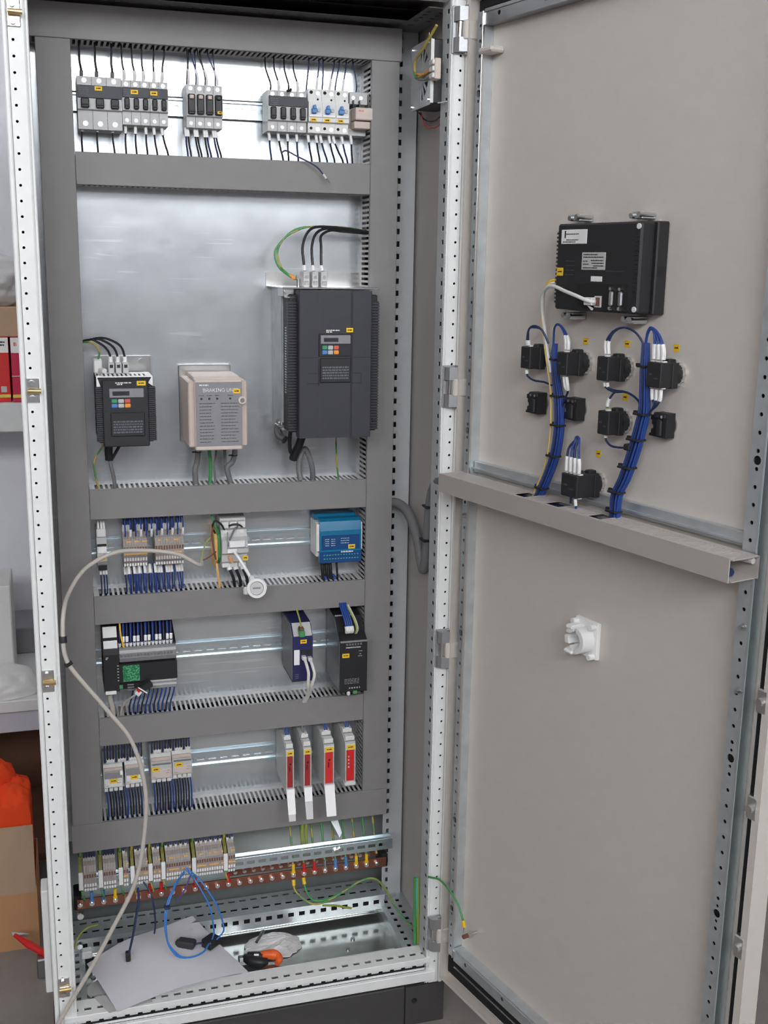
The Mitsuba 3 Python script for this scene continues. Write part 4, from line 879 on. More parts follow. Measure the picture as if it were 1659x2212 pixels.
for i, (x0, x1, lens, tag, cat_) in enumerate(((.4735, .4910, 'm_redlens2', 1.0, 'leftmost'), (.5115, .5290, 'm_redlens2', .45, 'second from left'), (.5565, .5790, 'm_redlens', 1.1, 'wide bright third one'), (.6035, .6265, 'm_red', 0, 'rightmost and only closed one'))):
    k = thing('safety_relay', 'slim grey relay with a tall red front, %s of four' % cat_, 'relay')
    zt = .5985 + .0012 * i
    part(k, 'housing', B().prism([(.2642, .500), (.172, .500), (.160, .5065), (.160, zt - .006), (.170, zt), (.190, zt + .006), (.210, zt + .012), (.2642, zt + .012)], 'x', x0, x1), 'm_mcb')
    part(k, 'top_step', B().cbox(x0 + .001, x1 - .001, .163, .178, zt - .003, zt + .007, .001).cbox(x0 + .001, x1 - .001, .186, .20, zt + .006, zt + .0145, .001), 'm_mcbw')
    part(k, 'step_line', B().box(x0 + .0005, x1 - .0005, .1622, .1635, zt - .0042, zt - .0028).box(x0 + .0005, x1 - .0005, .1852, .1865, zt + .0045, zt + .006), 'm_label')
    part(k, 'label_frame', B().cbox(x0 + .0003, x1 - .0003, .157, .1605, .5800, .5930, .0006), 'm_mcbw')
    sticker(k, (x0 + x1) / 2, .5868, .1568, (x1 - x0) * .78, .0100)
    r = part(k, 'red_front', B().cbox(x0 + .0035, x1 - .0035, .1575, .1605, .5085, .5790, .0006), lens, label='red front')
    part(k, 'front_edge', B().cbox(x0 + .0004, x0 + .0026, .1565, .1605, .505, .580, .0005).cbox(x1 - .0026, x1 - .0004, .1565, .1605, .505, .580, .0005), 'm_beige')
    if i < 3:
        part(r, 'adjuster', B().cyl(((x0 + x1) / 2 + .0005, .1576, .562), ((x0 + x1) / 2 + .0005, .1568, .562), .0022, 8).box((x0 + x1) / 2 - .002, (x0 + x1) / 2, .1570, .1576, .545, .557), 'm_black')
        w0, w1 = x0 - .0005, x1 + .0005
        cov = part(k, 'open_cover', B().hull([(x, y, z) for x in (w0, w1) for y, z in ((.1570, .5075), (.1540, .5070))] + [(x, y, z) for x in (w0 + .002, w1 - .002) for y, z in ((.1350, .4420), (.1325, .4424))]), 'm_film')
        d = .0645
        if tag >= .4:
            L_ = min(1, tag) * (.80 if i == 0 else 1)
            part(cov, 'white_card', B().hull([(x, .1538 - .0215 * t - .0006 - .0001, .5072 - .0648 * t) for x in (w0 + .001, w1 - .001) for t in (0.02, L_ * .98)] + [(x, .1538 - .0215 * t - .0012, .5072 - .0648 * t) for x in (w0 + .001, w1 - .001) for t in (0.02, L_ * .98)]), 'm_cardwhite')
    else:
        dashes(r, [(x0 + .0060, x0 + .0095, .565 - .008 * j) for j in range(4)], .1574, 'm_greyink', .004)
        part(k, 'bottom_cap', B().cbox(x0 - .0005, x1 + .0008, .157, .175, .4965, .5060, .001), 'm_mcbw')
    for j in range(2 if i != 1 else 1):
        x = (x0 + x1) / 2 - .003 + .005 * j
        wire('dark blue wire rising from one of the slim red-fronted relays', 'dark blue wires above the red-fronted relays', [(x, .195, zt + .008), (x, .188, zt + .018), (x - .001, .198, zt + .034), (x - .003, .22, .66)], .0019, 'm_bluewire' if i != 1 else 'm_greywire', [(.0, .3)])

# ---------------------------------------------------------------- foot of the cabinet: terminal row and copper earth bar
gx = [.0440, .0840, .1250, .1490, .1860, .2125, .2770, .3445]
runs = [(.0500, 5), (.0895, 5), (.1305, 2), (.1550, 5), (.1915, 3), (.2185, 10), (.2825, 11), (.3500, 3)]
for j, (x, n) in enumerate(runs):
    lab_ = ('slim plain grey terminal in the left part of the lowest row', 'terminal blocks, left part of the lowest row') if j < 2 else ('slim beige terminal with white tag in the lowest row', 'terminal blocks, main part of the lowest row')
    term_row([x + .0052 * i for i in range(n)], .0052, .1745, .346, lab_[0], lab_[1], jumpers=() if j < 2 else [i for i in range(n) if (i + j) % 5 != 0])
    for i in range(n):
        if j >= 2 and i % 2 == 0 or j < 2:
            xx = x + .0052 * i + .0026
            wire('dark wire rising from the lowest terminal row', 'dark wires above the lowest terminal row', [(xx, .205, .378), (xx, .200, .388), (xx, .206, .402), (xx, .235, .435)], .0017, 'm_navywire' if j < 2 else ('m_bluewire' if i % 3 else 'm_navywire'), [(.0, .3)] if j >= 2 else (), k=6)
gb = shape(B().prism([(.2325, .312), (.204, .308), (.186, .316), (.176, .325), (.176, .366), (.186, .376), (.204, .384), (.2325, .380)], 'x', -.0032, .0032), 'm_olive')
gm = shape(B().cbox(-.0045, .0045, .1715, .1765, .3250, .3640, .0008), 'm_white')
for i, x in enumerate(gx):
    k = thing('ground_terminal', 'earth terminal with a tall white tag in the lowest row', 'terminal', 'earth terminals in the lowest row')
    part(k, 'body', gb, None, tw=mv(x, 0, 0)); part(k, 'tall_tag', gm, None, tw=mv(x, 0, 0), label='tall white tag')
    wire('green and yellow wire rising from an earth terminal', 'green and yellow wires above the lowest row', [(x, .21, .378), (x + .001, .200, .392), (x + .001, .206, .41), (x + .001, .235, .435)], .0026, 'm_yg', k=8)
    wire('green and yellow wire from an earth terminal down to the copper bar', 'green and yellow wires down to the copper bar', [(x, .19, .316), (x + .003, .184, .304), (x + .006, .190, .292), (x + .006, .199, .284)], .0020, 'm_yg')
CU = thing('earth_bar', 'long flat copper earth bar with a row of bright screws above the cabinet floor', 'earth bar')
part(CU, 'bar', B().cbox(.034, .7145, .2045, .2090, .2625, .2845, .0006), 'm_copper')
for x in (.036, .712):
    part(CU, 'bar_support', B().cbox(x - .008, x + .008, .209, .262, .258, .29, .002), 'm_gasket')
scr = shape(B().cyl((0, .2045, 0), (0, .1995, 0), .0056, 6).cyl((0, .1995, 0), (0, .1965, 0), .0032, 10), 'm_steel', 30)
lugm = {c: shape(B().cbox(-.0045, .0045, .199, .2045, .004, .010, .001).cyl((0, .201, .009), (0, .203, .026), .0036, 8), c) for c in ('m_bluekey', 'm_yellow', 'm_red', 'm_steel')}
plan = {1: 'm_bluekey', 2: 'm_bluekey', 3: 'm_yellow', 6: 'm_red', 7: 'm_red', 10: 'm_red', 13: 'm_red', 19: 'm_yellow', 20: 'm_red', 21: 'm_red', 22: 'm_steel', 23: 'm_bluekey', 24: 'm_bluekey', 25: 'm_yellow', 26: 'm_yellow'}
for i in range(28):
    x = .0405 + .0241 * i
    if x > .705: break
    part(CU, 'bar_screw', scr, None, tw=mv(x, 0, .2745))
    if i in plan:
        part(CU, 'cable_lug', lugm[plan[i]], None, tw=mv(x, 0, .2745))
    if i > 18:
        wire('green wire rising from the copper bar behind the bare rail', 'green and yellow wires above the copper bar', [(x, .203, .298), (x, .212, .31), (x + .002, .238, .345), (x + .001, .25, .38), (x, .255, .43)], .0024, 'm_yg' if i % 2 else 'm_green', k=7)
for i in range(17):
    x = .3750 + .0205 * i
    part(CU, 'rear_screw', B().cyl((x, .243, .2785), (x, .238, .2785), .005, 6), 'm_steel', 30)
part(CU, 'rear_bar', B().cbox(.36, .715, .243, .247, .268, .288, .0006), 'm_copper')
m = B()
sp = [(.6065, .226, .392), (.600, .222, .372), (.602, .218, .350), (.598, .216, .341)]
solo('foil_tab', 'crumpled shiny foil tab above the bare rail under the lowest duct', 'foil tab', B().hull([(.588, .222, .384), (.604, .224, .386), (.610, .205, .360), (.604, .203, .350), (.596, .215, .352)]), 'm_galv')
for i, x in enumerate((.5240, .5330)):
    wire('olive yellow wire pair hanging under the lowest duct above the bare rail', 'olive yellow wires above the bare rail', [(x + .001, .235, .42), (x, .225, .39), (x - .002, .222, .36), (x, .226, .335)], .0036, 'm_lime', k=8)
solo('rail_bolt', 'bright bolt head in the bare rail above the copper bar', 'bolt', B().cyl((.5950, .198, .322), (.5950, .192, .322), .006, 6).cyl((.603, .199, .325), (.603, .194, .325), .004, 10), 'm_steel', 30)

# earth wires and blue leads near the floor
for i, (a, mat) in enumerate((((.4985, .203, .262), 'm_yg'), ((.5215, .203, .264), 'm_green'))):
    wire('%s of two earth wires running from the copper bar to the right floor corner' % ('yellow-green one' if i == 0 else 'greener one'), 'earth wires to the right corner',
         [a, (a[0] + .003, .19, .240), (.528 + i * .008, .17, .2200 + i * .006), (.556 + i * .006, .160, .2220 + i * .006), (.600, .152, .246), (.640, .150, .268), (.672, .150, .268), (.697, .148, .240), (.716, .142, .200), (.735, .12, .175), (.752, .09, .165), (.760, .065, .160)], .0024, mat, [(.0, .04, 'm_yellow')], n=8, k=8)
wire('dull yellow wire lying across the rear rail towards the floor', None, [(.556, .160, .215), (.585, .165, .207), (.612, .17, .195), (.625, .172, .190)], .0024, 'm_lime')
for i in range(3):
    wire('green upright cable in the right front corner of the cabinet', 'green cables in the right front corner', [(.7395 + .004 * (i - 1), .050 + .005 * (i % 2), .160), (.7385 + .004 * (i - 1), .050 + .005 * (i % 2), .20), (.7370 + .004 * (i - 1), .050, .27), (.7365 + .003 * (i - 1), .052, .318)], .0036, ('m_green', 'm_teal', 'm_lime')[i], k=8)
wire('green and yellow earth wire with yellow lug arching out of the cabinet towards the door', None, [(.7440, .006, .345), (.7480, -.010, .3515), (.7593, -.0290, .3555), (.7666, -.0600, .3530), (.7752, -.0890, .3390), (.7809, -.1084, .3154), (.7835, -.1160, .2960)], .0022, 'm_green', [(.90, 1.0, 'm_yellow')], ((.7835, -.1160, .2960), (.7838, -.1150, .2810)), k=8)
k = thing('door_stud', 'copper coloured bolt with a silver nut on the door beside the lowest hinge', 'bolt')
CUR = DOOR
part(k, 'nut', B().cyl((.1085, -.0003, .2725), (.1085, -.016, .2725), .0030, 8).cyl((.1085, -.016, .2725), (.1085, -.026, .2725), .0070, 6), 'm_steel', 30)
part(k, 'bolt_end', B().cyl((.1085, -.026, .2725), (.1085, -.036, .2720), .0045, 10), 'm_copper', 30)
CUR = EYE
wire('thick grey ribbed cable sagging from the cabinet side to the door duct', None, [(.712, .236, 1.106), (.735, .222, 1.103), (.748, .190, 1.085), (.7535, .152, 1.045), (.7555, .131, 1.005), (.7560, .116, .986), (.7560, .102, 1.000), (.7555, .092, 1.045), (.7550, .084, 1.100), (.7545, .070, 1.150), (.7540, .040, 1.183), (.7500, -.005, 1.196), (.7520, -.055, 1.203)], .0105, 'm_greywire', name='cable', cat='cable', n=10, k=14,
     sleeves=[])
for z, y in ((1.128, .078), (1.056, .0905)):
    solo('cable_tie', 'black cable tie around the thick grey cable beside the right front post', 'cable tie', B().cbox(.741, .771, y - .015, y + .0125, z - .0022, z + .0022, .001), 'm_black', group='ties on the thick grey cable')
# blue loop with two connectors
for i in range(2):
    wire('bright blue wire, right side of the loop hanging to the floor', 'bright blue loop wires', [(.2575 + i * .004, .168, .347), (.2640 + i * .006, .16, .3396), (.277 + i * .010, .14, .3275), (.3006 + i * .015, .12, .280), (.3086 + i * .021, .115, .2260), (.3060 + i * .014, .118, .205), (.3030 + i * .008, .124, .192)], .0018, 'm_bluebright', n=8)
    wire('bright blue wire, left side of the loop hanging to the floor', 'bright blue left loop wires', [(.2550, .166 - i * .004, .3400), (.2317 - i * .002, .13, .3296), (.2106 - i * .003, .10, .2923), (.2086, .085, .2381), (.2220 + i * .004, .079, .2080), (.2380 + i * .004, .078, .1960), (.2640, .078, .1945), (.2840, .088, .1960), (.2960, .108, .1970), (.3020, .122, .192)], .0019, 'm_bluebright', n=8)
solo('wire_tie', 'dark blue tie holding the blue loop at its left bend', 'cable tie', B().cbox(.2060, .2180, .094, .108, .3005, .3045, .001), 'm_navywire')
wire('thin purple wire joining the blue loop from the right', None, [(.268, .165, .330), (.257, .145, .318), (.243, .125, .308), (.231, .112, .306)], .0017, 'm_purplewire')
wire('dark blue lead hanging from the copper bar with a black connector at its end', None, [(.158, .165, .318), (.158, .15, .300), (.150, .13, .270), (.142, .115, .240), (.134, .105, .215), (.131, .11, .202)], .0024, 'm_navywire', k=8)
solo('connector', 'small black connector at the end of the dark blue lead, left above the paper', 'connector', B().cbox(.1255, .1355, .104, .118, .187, .207, .002), 'm_black')
wire('dark lead curving from the terminal row over the rear rail', None, [(.170, .165, .330), (.182, .15, .312), (.188, .14, .285), (.190, .14, .245), (.188, .15, .215)], .0018, 'm_navywire')
q = B().cbox(-.019, .019, -.011, .011, 0, .016, .003).cbox(-.023, -.019, -.006, .006, .003, .012, .001)
solo('connector', 'dark grey connector on the paper, the left one of the blue loop', 'connector', q.xf(mv(.252, .126, .1880) @ rot((0, 0, 1), -28)), 'm_drive')
q = B().cbox(-.017, .017, -.014, .014, 0, .020, .003).cbox(-.004, .022, -.008, .008, .003, .014, .002)
solo('connector', 'larger black connector on the paper, the right one of the blue loop', 'connector', q.xf(mv(.3040, .1280, .1800) @ rot((0, 0, 1), 40)), 'm_black')
wire('short blue lead between the two connectors on the paper', None, [(.270, .118, .196), (.280, .119, .196), (.290, .122, .190)], .0018, 'm_navywire')

# paper sheets on the cabinet floor
def sheet(c00, c10, c11, c01, zf, n=26, thick=.0006):
    u, v = np.meshgrid(np.linspace(0, 1, n), np.linspace(0, 1, n), indexing='ij')
    A = lambda c: np.array(c)
    xy = (1 - u)[..., None] * (1 - v)[..., None] * A(c00) + (u * (1 - v))[..., None] * A(c10) + (u * v)[..., None] * A(c11) + ((1 - u) * v)[..., None] * A(c01)
    z = zf(u, v, xy)
    P_ = np.concatenate([xy, z[..., None]], -1).reshape(-1, 3)
    i, j = np.meshgrid(np.arange(n - 1), np.arange(n - 1), indexing='ij')
    qd = np.stack([i * n + j, (i + 1) * n + j, (i + 1) * n + j + 1, i * n + j + 1], -1).reshape(-1, 4)
    f = np.vstack([qd[:, [0, 1, 2]], qd[:, [0, 2, 3]]])
    return B().add(np.vstack([P_, P_ - [0, 0, thick]]), np.vstack([f, f[:, ::-1] + n * n]))
def zpaper(u, v, xy):
    h = .1590 + .012 * v + .015 * u * v + .022 * np.sin(np.pi * u) * (.55 + .45 * np.sin(np.pi * v)) + .003 * np.sin(9 * u + 5 * v) * v
    return np.maximum(h, .1340 + .0255 * (xy[..., 1] < .055))
solo('paper_sheet', 'large pale creased paper sheet bulging on the cabinet floor', 'paper', sheet((.101, -.011), (.370, .048), (.278, .236), (.048, .150), zpaper), 'm_paper', True)
solo('paper_sheet', 'second paper sheet showing at the left under the large one', 'paper', sheet((.085, -.008), (.17, .004), (.13, .16), (.036, .095), lambda u, v, xy: np.maximum(.1580 - .012 * (1 - u) * v, .1340 + .0245 * (xy[..., 1] < .055))), 'm_mcb', True)
nrng = np.random.default_rng(3)
ang = np.linspace(0, 2 * np.pi, 40, endpoint=False)
rad = .9 + .12 * nrng.random(40)
out = Polygon([(.443 + .066 * r * math.cos(a), .158 + .05 * r * math.sin(a)) for a, r in zip(ang, rad)])
cm = trimesh.creation.extrude_polygon(out, .002, engine='earcut').subdivide().subdivide().subdivide()
vv = np.array(cm.vertices); vv[:, 2] += .1335 + .022 * meshkit.fbm(np.c_[vv[:, :2] * 60, np.zeros(len(vv))], 3) * np.clip((.066 - np.hypot((vv[:, 0] - .443), (vv[:, 1] - .158) * 1.3)) / .03, 0, 1)
solo('plastic_sheet', 'crumpled translucent plastic scrap behind the black and orange pliers', 'plastic scrap', B().add(vv, cm.faces), 'm_film')
k = thing('pliers', 'black and orange handled pliers lying on the cabinet floor beside the paper', 'pliers')
part(k, 'handle', B().tube([(.374, .118, .145), (.388, .100, .147), (.404, .090, .147), (.418, .092, .146)], np.r_[np.linspace(.008, .0125, 8), np.linspace(.0125, .011, 8), np.linspace(.011, .007, 9)], 12), 'm_black', 30)
part(k, 'handle', B().tube([(.382, .124, .145), (.396, .116, .147), (.412, .108, .147)], np.linspace(.008, .010, 17), 12), 'm_black', 30)
part(k, 'grip', B().tube([(.408, .112, .149), (.420, .108, .151), (.434, .104, .151), (.442, .098, .149), (.443, .088, .147), (.437, .080, .145)], np.r_[np.linspace(.008, .011, 16), np.linspace(.011, .006, 25)], 12), 'm_oranged', 30, label='orange grip')
part(k, 'jaw', B().cbox(.360, .380, .110, .124, .140, .150, .002), 'm_darksteel')
part(k, 'spring', B().cyl((.392, .104, .1575), (.402, .101, .1575), .004, 10), 'm_steel', 30)
solo('screwdriver_bit', 'short dark pin lying on the plastic scrap', 'bit', B().cyl((.405, .148, .158), (.426, .180, .162), .0035, 8), 'm_darksteel', 30)
for x, y in ((.447, .112), (.463, .118), (.478, .13)):
    solo('paper_scrap', 'tiny white scrap at the right of the crumpled plastic', 'scrap', B().hull([(x - .007, y, .1335), (x + .007, y - .003, .1335), (x + .006, y + .008, .1335), (x - .005, y + .006, .139)]), 'm_white', group='white scraps on the cabinet floor')
k = thing('earth_clamp', 'white plastic clamp and bright screws in the left rear corner of the cabinet floor', 'clamp')
part(k, 'block', B().cbox(.038, .060, .185, .205, .155, .172, .002), 'm_white')
part(k, 'screw', B().cyl((.036, .19, .19), (.036, .18, .19), .006, 8).cyl((.04, .203, .252), (.04, .193, .252), .007, 10), 'm_steel', 30)
wire('green and yellow wire arching over the left end of the rear rail', None, [(.024, .16, .20), (.032, .17, .218), (.050, .185, .228), (.075, .2, .224)], .0022, 'm_lime', k=8)
# ---------------------------------------------------------------- fan in the right wall
k = thing('cabinet_fan', 'square metal fan unit high on the right inner side of the cabinet', 'fan')
pl_ = sbox(.036, 1.890, .150, 2.0055)
hole = Point(.093, 1.948).buffer(.047, 12).difference(Point(.093, 1.948).buffer(.020, 10))
sp_ = unary_union([affinity.rotate(sbox(.093 - .0028, 1.895, .093 + .0028, 1.948), a, origin=(.093, 1.948)) for a in range(0, 360, 24)])
cov_ = affinity.rotate(sbox(.02, 1.932, .17, 1.966), 0)
hole = hole.difference(sp_).difference(cov_).difference(sbox(.10, 1.90, .16, 2.0))
part(k, 'front_plate', B().prism(pl_.buffer(-.004).buffer(.004).difference(hole), 'x', .7195, .7212), 'm_galv')
part(k, 'housing', B().cbox(.7225, .7720, .038, .148, 1.892, 2.0035, .002), 'm_black')
part(k, 'edge', B().cbox(.7195, .7260, .0352, .0372, 1.8925, 2.0025, .0006), 'm_mcbw')
part(k, 'plate_screw', B().cyl((.7195, .143, 1.897), (.7165, .143, 1.897), .004, 10).cyl((.7195, .143, 1.999), (.7165, .143, 1.999), .004, 10).cyl((.7195, .045, 1.899), (.7165, .045, 1.899), .0045, 10), 'm_steel', 30)
part(k, 'lug', B().cbox(.7175, .7195, .045, .060, 1.996, 2.015, .001), 'm_steel')
kb = thing('terminal_strip', 'small pale three-way terminal strip beside the fan at the right front post', 'terminal')
part(kb, 'body', B().cbox(.7190, .7310, .010, .034, 1.9300, 1.9660, .0015), 'm_beigelid')
for i in range(3):
    part(kb, 'way', B().cbox(.7150, .7200, .012, .032, 1.9325 + i * .0115, 1.9410 + i * .0115, .0012), 'm_mcbw')
wire('green and yellow wire above the fan, coming from the post', None, [(.722, .015, 2.021), (.716, .045, 2.000), (.712, .070, 1.985), (.711, .098, 1.975), (.711, .104, 1.955), (.713, .09, 1.944), (.716, .05, 1.946), (.7175, .03, 1.948)], .0026, 'm_yg', k=8)
wire('grey wire below the green and yellow wire at the fan', None, [(.712, .108, 1.958), (.712, .095, 1.942), (.714, .06, 1.935), (.7165, .03, 1.936)], .0020, 'm_greywire')
wire('orange wire entering the small terminal strip beside the fan', None, [(.712, .096, 1.950), (.714, .065, 1.945), (.7165, .03, 1.947)], .0020, 'm_orange')
for i, mat in enumerate(('m_blackwire', 'm_redwire')):
    wire('thin %s wire hanging in an arc below the fan' % ('black' if i == 0 else 'red'), None, [(.735, .145 - .01 * i, 1.889), (.738, .115, 1.872 - .008 * i), (.742, .075, 1.866 - .012 * i), (.744, .04, 1.872 - .014 * i)], .0012, mat)
wire('thin white rod below the fan housing', None, [(.735, .035, 1.893), (.738, .02, 1.892), (.741, .005, 1.892)], .0013, 'm_mcbw')

# ---------------------------------------------------------------- things on the inside of the door
CUR = DOOR
H = thing('operator_panel', 'black back of a touch panel with labels and sockets, mounted high in the door', 'touch panel')
part(H, 'body', B().cbox(.3170, .5130, -.024, -.0005, 1.5345, 1.6705, .002), 'm_black')
part(H, 'rear_cover', B().cbox(.3160, .5065, -.050, -.022, 1.5365, 1.6695, .003), 'm_black')
for j in range(15):
    z = 1.648 - j * .0066
    part(H, 'vent_slot', B().cbox(.4940, .5035, -.0508, -.0495, z - .0016, z + .0012, .0004), 'm_gasket')
v = B()
for j in range(18):
    v.box(.3130, .3165, -.048, -.030, 1.655 - j * .0063 - .0016, 1.655 - j * .0063 + .0016)
part(H, 'side_vent', v, 'm_band')
part(H, 'side_notch', B().box(.5125, .5134, -.020, -.008, 1.5905, 1.606), 'm_gasket')
lb = part(H, 'white_label', B().cbox(.3270, .3875, -.0508, -.0498, 1.6385, 1.6605, .0003), 'm_white', label='white label')
dashes(lb, [(.3395, .3690, 1.6535), (.3395, .3680, 1.6445), (.332, .362, 1.6415)], -.0508, 'm_ink', .0014)
part(lb, 'emblem', B().box(.335, .338, -.0511, -.0508, 1.6475, 1.6585), 'm_ink')
lb = part(H, 'silver_label', B().cbox(.3785, .4325, -.0508, -.0498, 1.5990, 1.6255, .0003), 'm_mcb', label='silver label')
dashes(lb, [(.3825, .4150, 1.6220), (.3825, .4280, 1.6180), (.3825, .3920, 1.6120), (.3825, .395, 1.6075), (.400, .4280, 1.6130), (.402, .4290, 1.6090), (.406, .4290, 1.6050), (.3825, .415, 1.6020)], -.0508, 'm_ink', .0016)
part(H, 'small_label', B().cbox(.4015, .4270, -.0508, -.0498, 1.5815, 1.5895, .0003), 'm_white', label='small white label')
dashes(H, [(.340, .362, 1.612 - .007 * j) for j in range(4)] + [(.433, .476, 1.5975)], -.0502, 'm_band', .0016, 'relief_print')
sticker(H, .3270, 1.5955, -.0500, .0150, .0125)
part(H, 'power_plug', B().cbox(.3120, .3240, -.046, -.026, 1.5700, 1.5860, .001), 'm_green')
part(H, 'socket_panel', B().cbox(.3700, .4860, -.0502, -.0480, 1.5405, 1.5790, .0006), 'm_gasket')
part(H, 'network_socket', B().cbox(.4140, .4290, -.0525, -.0490, 1.5425, 1.5600, .0006), 'm_mcb')
part(H, 'network_socket_hole', B().box(.4160, .4270, -.0529, -.0524, 1.5445, 1.5575), 'm_brown')
for s in (.4520, .4720):
    d = part(H, 'serial_socket', B().cbox(s - .0045, s + .0045, -.055, -.0490, 1.5460, 1.5680, .002), 'm_steel' if s < .46 else 'm_darksteel')
    for z in (1.5425, 1.5715):
        part(d, 'jack_screw', B().cyl((s, -.049, z), (s, -.056, z), .0028, 6), 'm_steel', 30)
for s, z in ((.5005, 1.6625), (.5005, 1.5425)):
    part(H, 'cover_screw', B().cyl((s, -.0495, z), (s, -.0515, z), .0042, 12), 'm_mcbw', 30)
for s, z, sg in ((.3325, 1.6745, 1), (.4720, 1.6745, 1), (.3275, 1.5310, -1), (.4680, 1.5310, -1)):
    c = part(H, 'mounting_clamp', B().cbox(s - .010, s + .012, -.030, -.002, min(z, z + sg * .0110), max(z, z + sg * .0110), .001), 'm_galv')
    part(c, 'clamp_screw', B().cyl((s - .006, -.036, z + sg * .004), (s - .006, -.004, z + sg * .006), .0042, 10).cyl((s + .010, -.036, z + sg * .006), (s + .010, -.004, z + sg * .006), .0042, 10), 'm_steel', 30)
c = wire('white network cable arching from the socket of the touch panel down the left side', None, [(.4215, -.056, 1.5505), (.4100, -.062, 1.5525), (.3865, -.066, 1.5595), (.3560, -.064, 1.5660), (.3300, -.060, 1.5715), (.3060, -.055, 1.5715), (.2800, -.045, 1.5590), (.2690, -.036, 1.5330), (.2690, -.030, 1.505), (.2760, -.028, 1.470), (.2880, -.027, 1.430)], .0030, 'm_whitewire', name='cable', cat='cable', n=8, k=9)
part(c, 'plug', B().cbox(.3990, .4180, -.061, -.052, 1.5455, 1.5575, .001).hull([(x, y, z) for x, z in ((.405, 1.546), (.416, 1.538), (.418, 1.541)) for y in (-.059, -.056)]), 'm_foil')
for i, (mat, lab_) in enumerate((('m_yellow', 'yellow wire'), ('m_whitewire', 'white wire'), ('m_lightwire', 'pale wire'))):
    wire('%s from the green plug of the touch panel down along the blue bundle' % lab_, None, [(.3120, -.040, 1.5820 - .004 * i), (.2990, -.046, 1.5800 - .004 * i), (.2800, -.042, 1.565 - .002 * i), (.2660 + .002 * i, -.034, 1.535), (.2640 + .002 * i, -.030, 1.505), (.2700, -.028, 1.475), (.2800, -.028, 1.440), (.2920, -.028, 1.395), (.2960, -.028, 1.345), (.2920, -.028, 1.295), (.2790, -.030, 1.252), (.2640, -.034, 1.2150)][:12 if i != 1 else 9], .0019, mat, n=8)

def push_block(label, s, z, w, dep, name='push_button', lines=1):
    k = thing(name, label, 'push button', None)
    part(k, 'contact_block', B().cbox(s - w / 2, s + w / 2, -dep, -.017, z - .0185, z + .0185, .0015).cbox(s - w / 2 - .001, s + w / 2 + .002, -.026, -.014, z - .0200, z + .0165, .001), 'm_black')
    part(k, 'collar', B().cyl((s, -.018, z), (s, -.003, z), .0170, 20).cbox(s - .006, s + .008, -.026, -.010, z + .0145, z + .0225, .002), 'm_black', 30)
    ringm = B().cyl((s, -.0055, z), (s, -.0008, z), .0175, 22)
    for a in range(0, 360, 30):
        ca, sa = math.cos(math.radians(a)), math.sin(math.radians(a))
        ringm.cbox(s + ca * .0175 - .002, s + ca * .0175 + .002, -.0075, -.001, z + sa * .0175 - .002, z + sa * .0175 + .002, .0006)
    part(k, 'lock_ring', ringm, 'm_steel', 30)
    m = B()
    for i in range(lines):
        x = s - w / 2 + (i + .5) * w / lines
        for sg in (-1, 1):
            m.cbox(x - .003, x + .003, -dep + .006, -dep + .014, z + sg * .0185 - .002, z + sg * .0185 + .002, .0006)
    part(k, 'screw_terminal', m, 'm_mcbw')
    part(k, 'relief', B().box(s - w * .3, s - w * .1, -dep - .0005, -dep + .001, z - .001, z + .002).box(s + .001, s + w * .3, -dep - .0005, -dep + .001, z - .006, z - .004), 'm_band')
    return k
push_block('black contact block at the upper left, partly behind the white and yellow cable', .2420, 1.4520, .026, .046)
push_block('black contact block at the top row, right beside the left blue bundle', .3420, 1.4500, .026, .050)
push_block('black contact block at the top row, left of the right blue bundle', .4385, 1.4500, .026, .050)
push_block('wide black contact block with three lines of wires, right of the right blue bundle', .5470, 1.4500, .030, .048, lines=3)
push_block('black contact block in the second row, with yellow sleeve on its wire', .4430, 1.3660, .026, .046)
push_block('wide black contact block at the bottom of the group, just above the door duct', .3890, 1.2580, .040, .062, lines=4)
def holder(label, s, z):
    k = thing('contact_holder', label, 'contact holder')
    q = Polygon([(s - .0165, z - .0175), (s + .0170, z - .0185), (s + .0170, z + .0185), (s - .009, z + .0185), (s - .009, z + .0150), (s - .0155, z + .0140), (s - .0155, z + .0075), (s - .0125, z + .0065), (s - .0125, z + .001), (s - .0095, z - .001), (s - .0095, z - .006), (s - .0135, z - .007), (s - .0135, z - .0125), (s - .0175, z - .0150)])
    part(k, 'body', B().prism(q, 'y', -.021, -.003), 'm_black')
    part(k, 'ridge', B().cbox(s - .001, s + .010, -.025, -.020, z - .0165, z + .0085, .002).cbox(s - .0085, s + .0165, -.024, -.020, z + .0110, z + .0180, .0015), 'm_drive2')
    part(k, 'screw', B().cyl((s - .001, -.0235, z + .0135), (s - .001, -.0250, z + .0135), .0024, 8).cyl((s + .010, -.0235, z + .0135), (s + .010, -.0250, z + .0135), .0024, 8), 'm_steel', 30)
    part(k, 'seat_ring', B().cyl((s + .002, -.003, z), (s + .002, -.0006, z), .0175, 20), 'm_darksteel', 30)
holder('empty black contact holder left of the left blue bundle', .2350, 1.3730)
holder('empty black contact holder between the two blue bundles', .3340, 1.3740)
holder('empty black contact holder right of the right blue bundle', .5360, 1.3730)
for (s, z), lab_ in zip(((.3405, 1.4850), (.4380, 1.4870), (.5425, 1.4877), (.4410, 1.4040), (.3870, 1.3055)), ('above the contact block beside the left blue bundle', 'above the contact block left of the right blue bundle', 'at the far right of the button group', 'above the lone contact block of the second row', 'above the lowest wide contact block')):
    st = solo('marker_label', 'small yellow marker on the door %s' % lab_, 'label', B().box(s - .0058, s + .0058, -.0008, -.0002, z - .0055, z + .0055), 'm_yellow')
    part(st, 'print', B().box(s - .0035, s - .0015, -.0011, -.0008, z - .001, z + .001).box(s - .0008, s + .0036, -.0011, -.0008, z - .0009, z + .0012), 'm_ink')

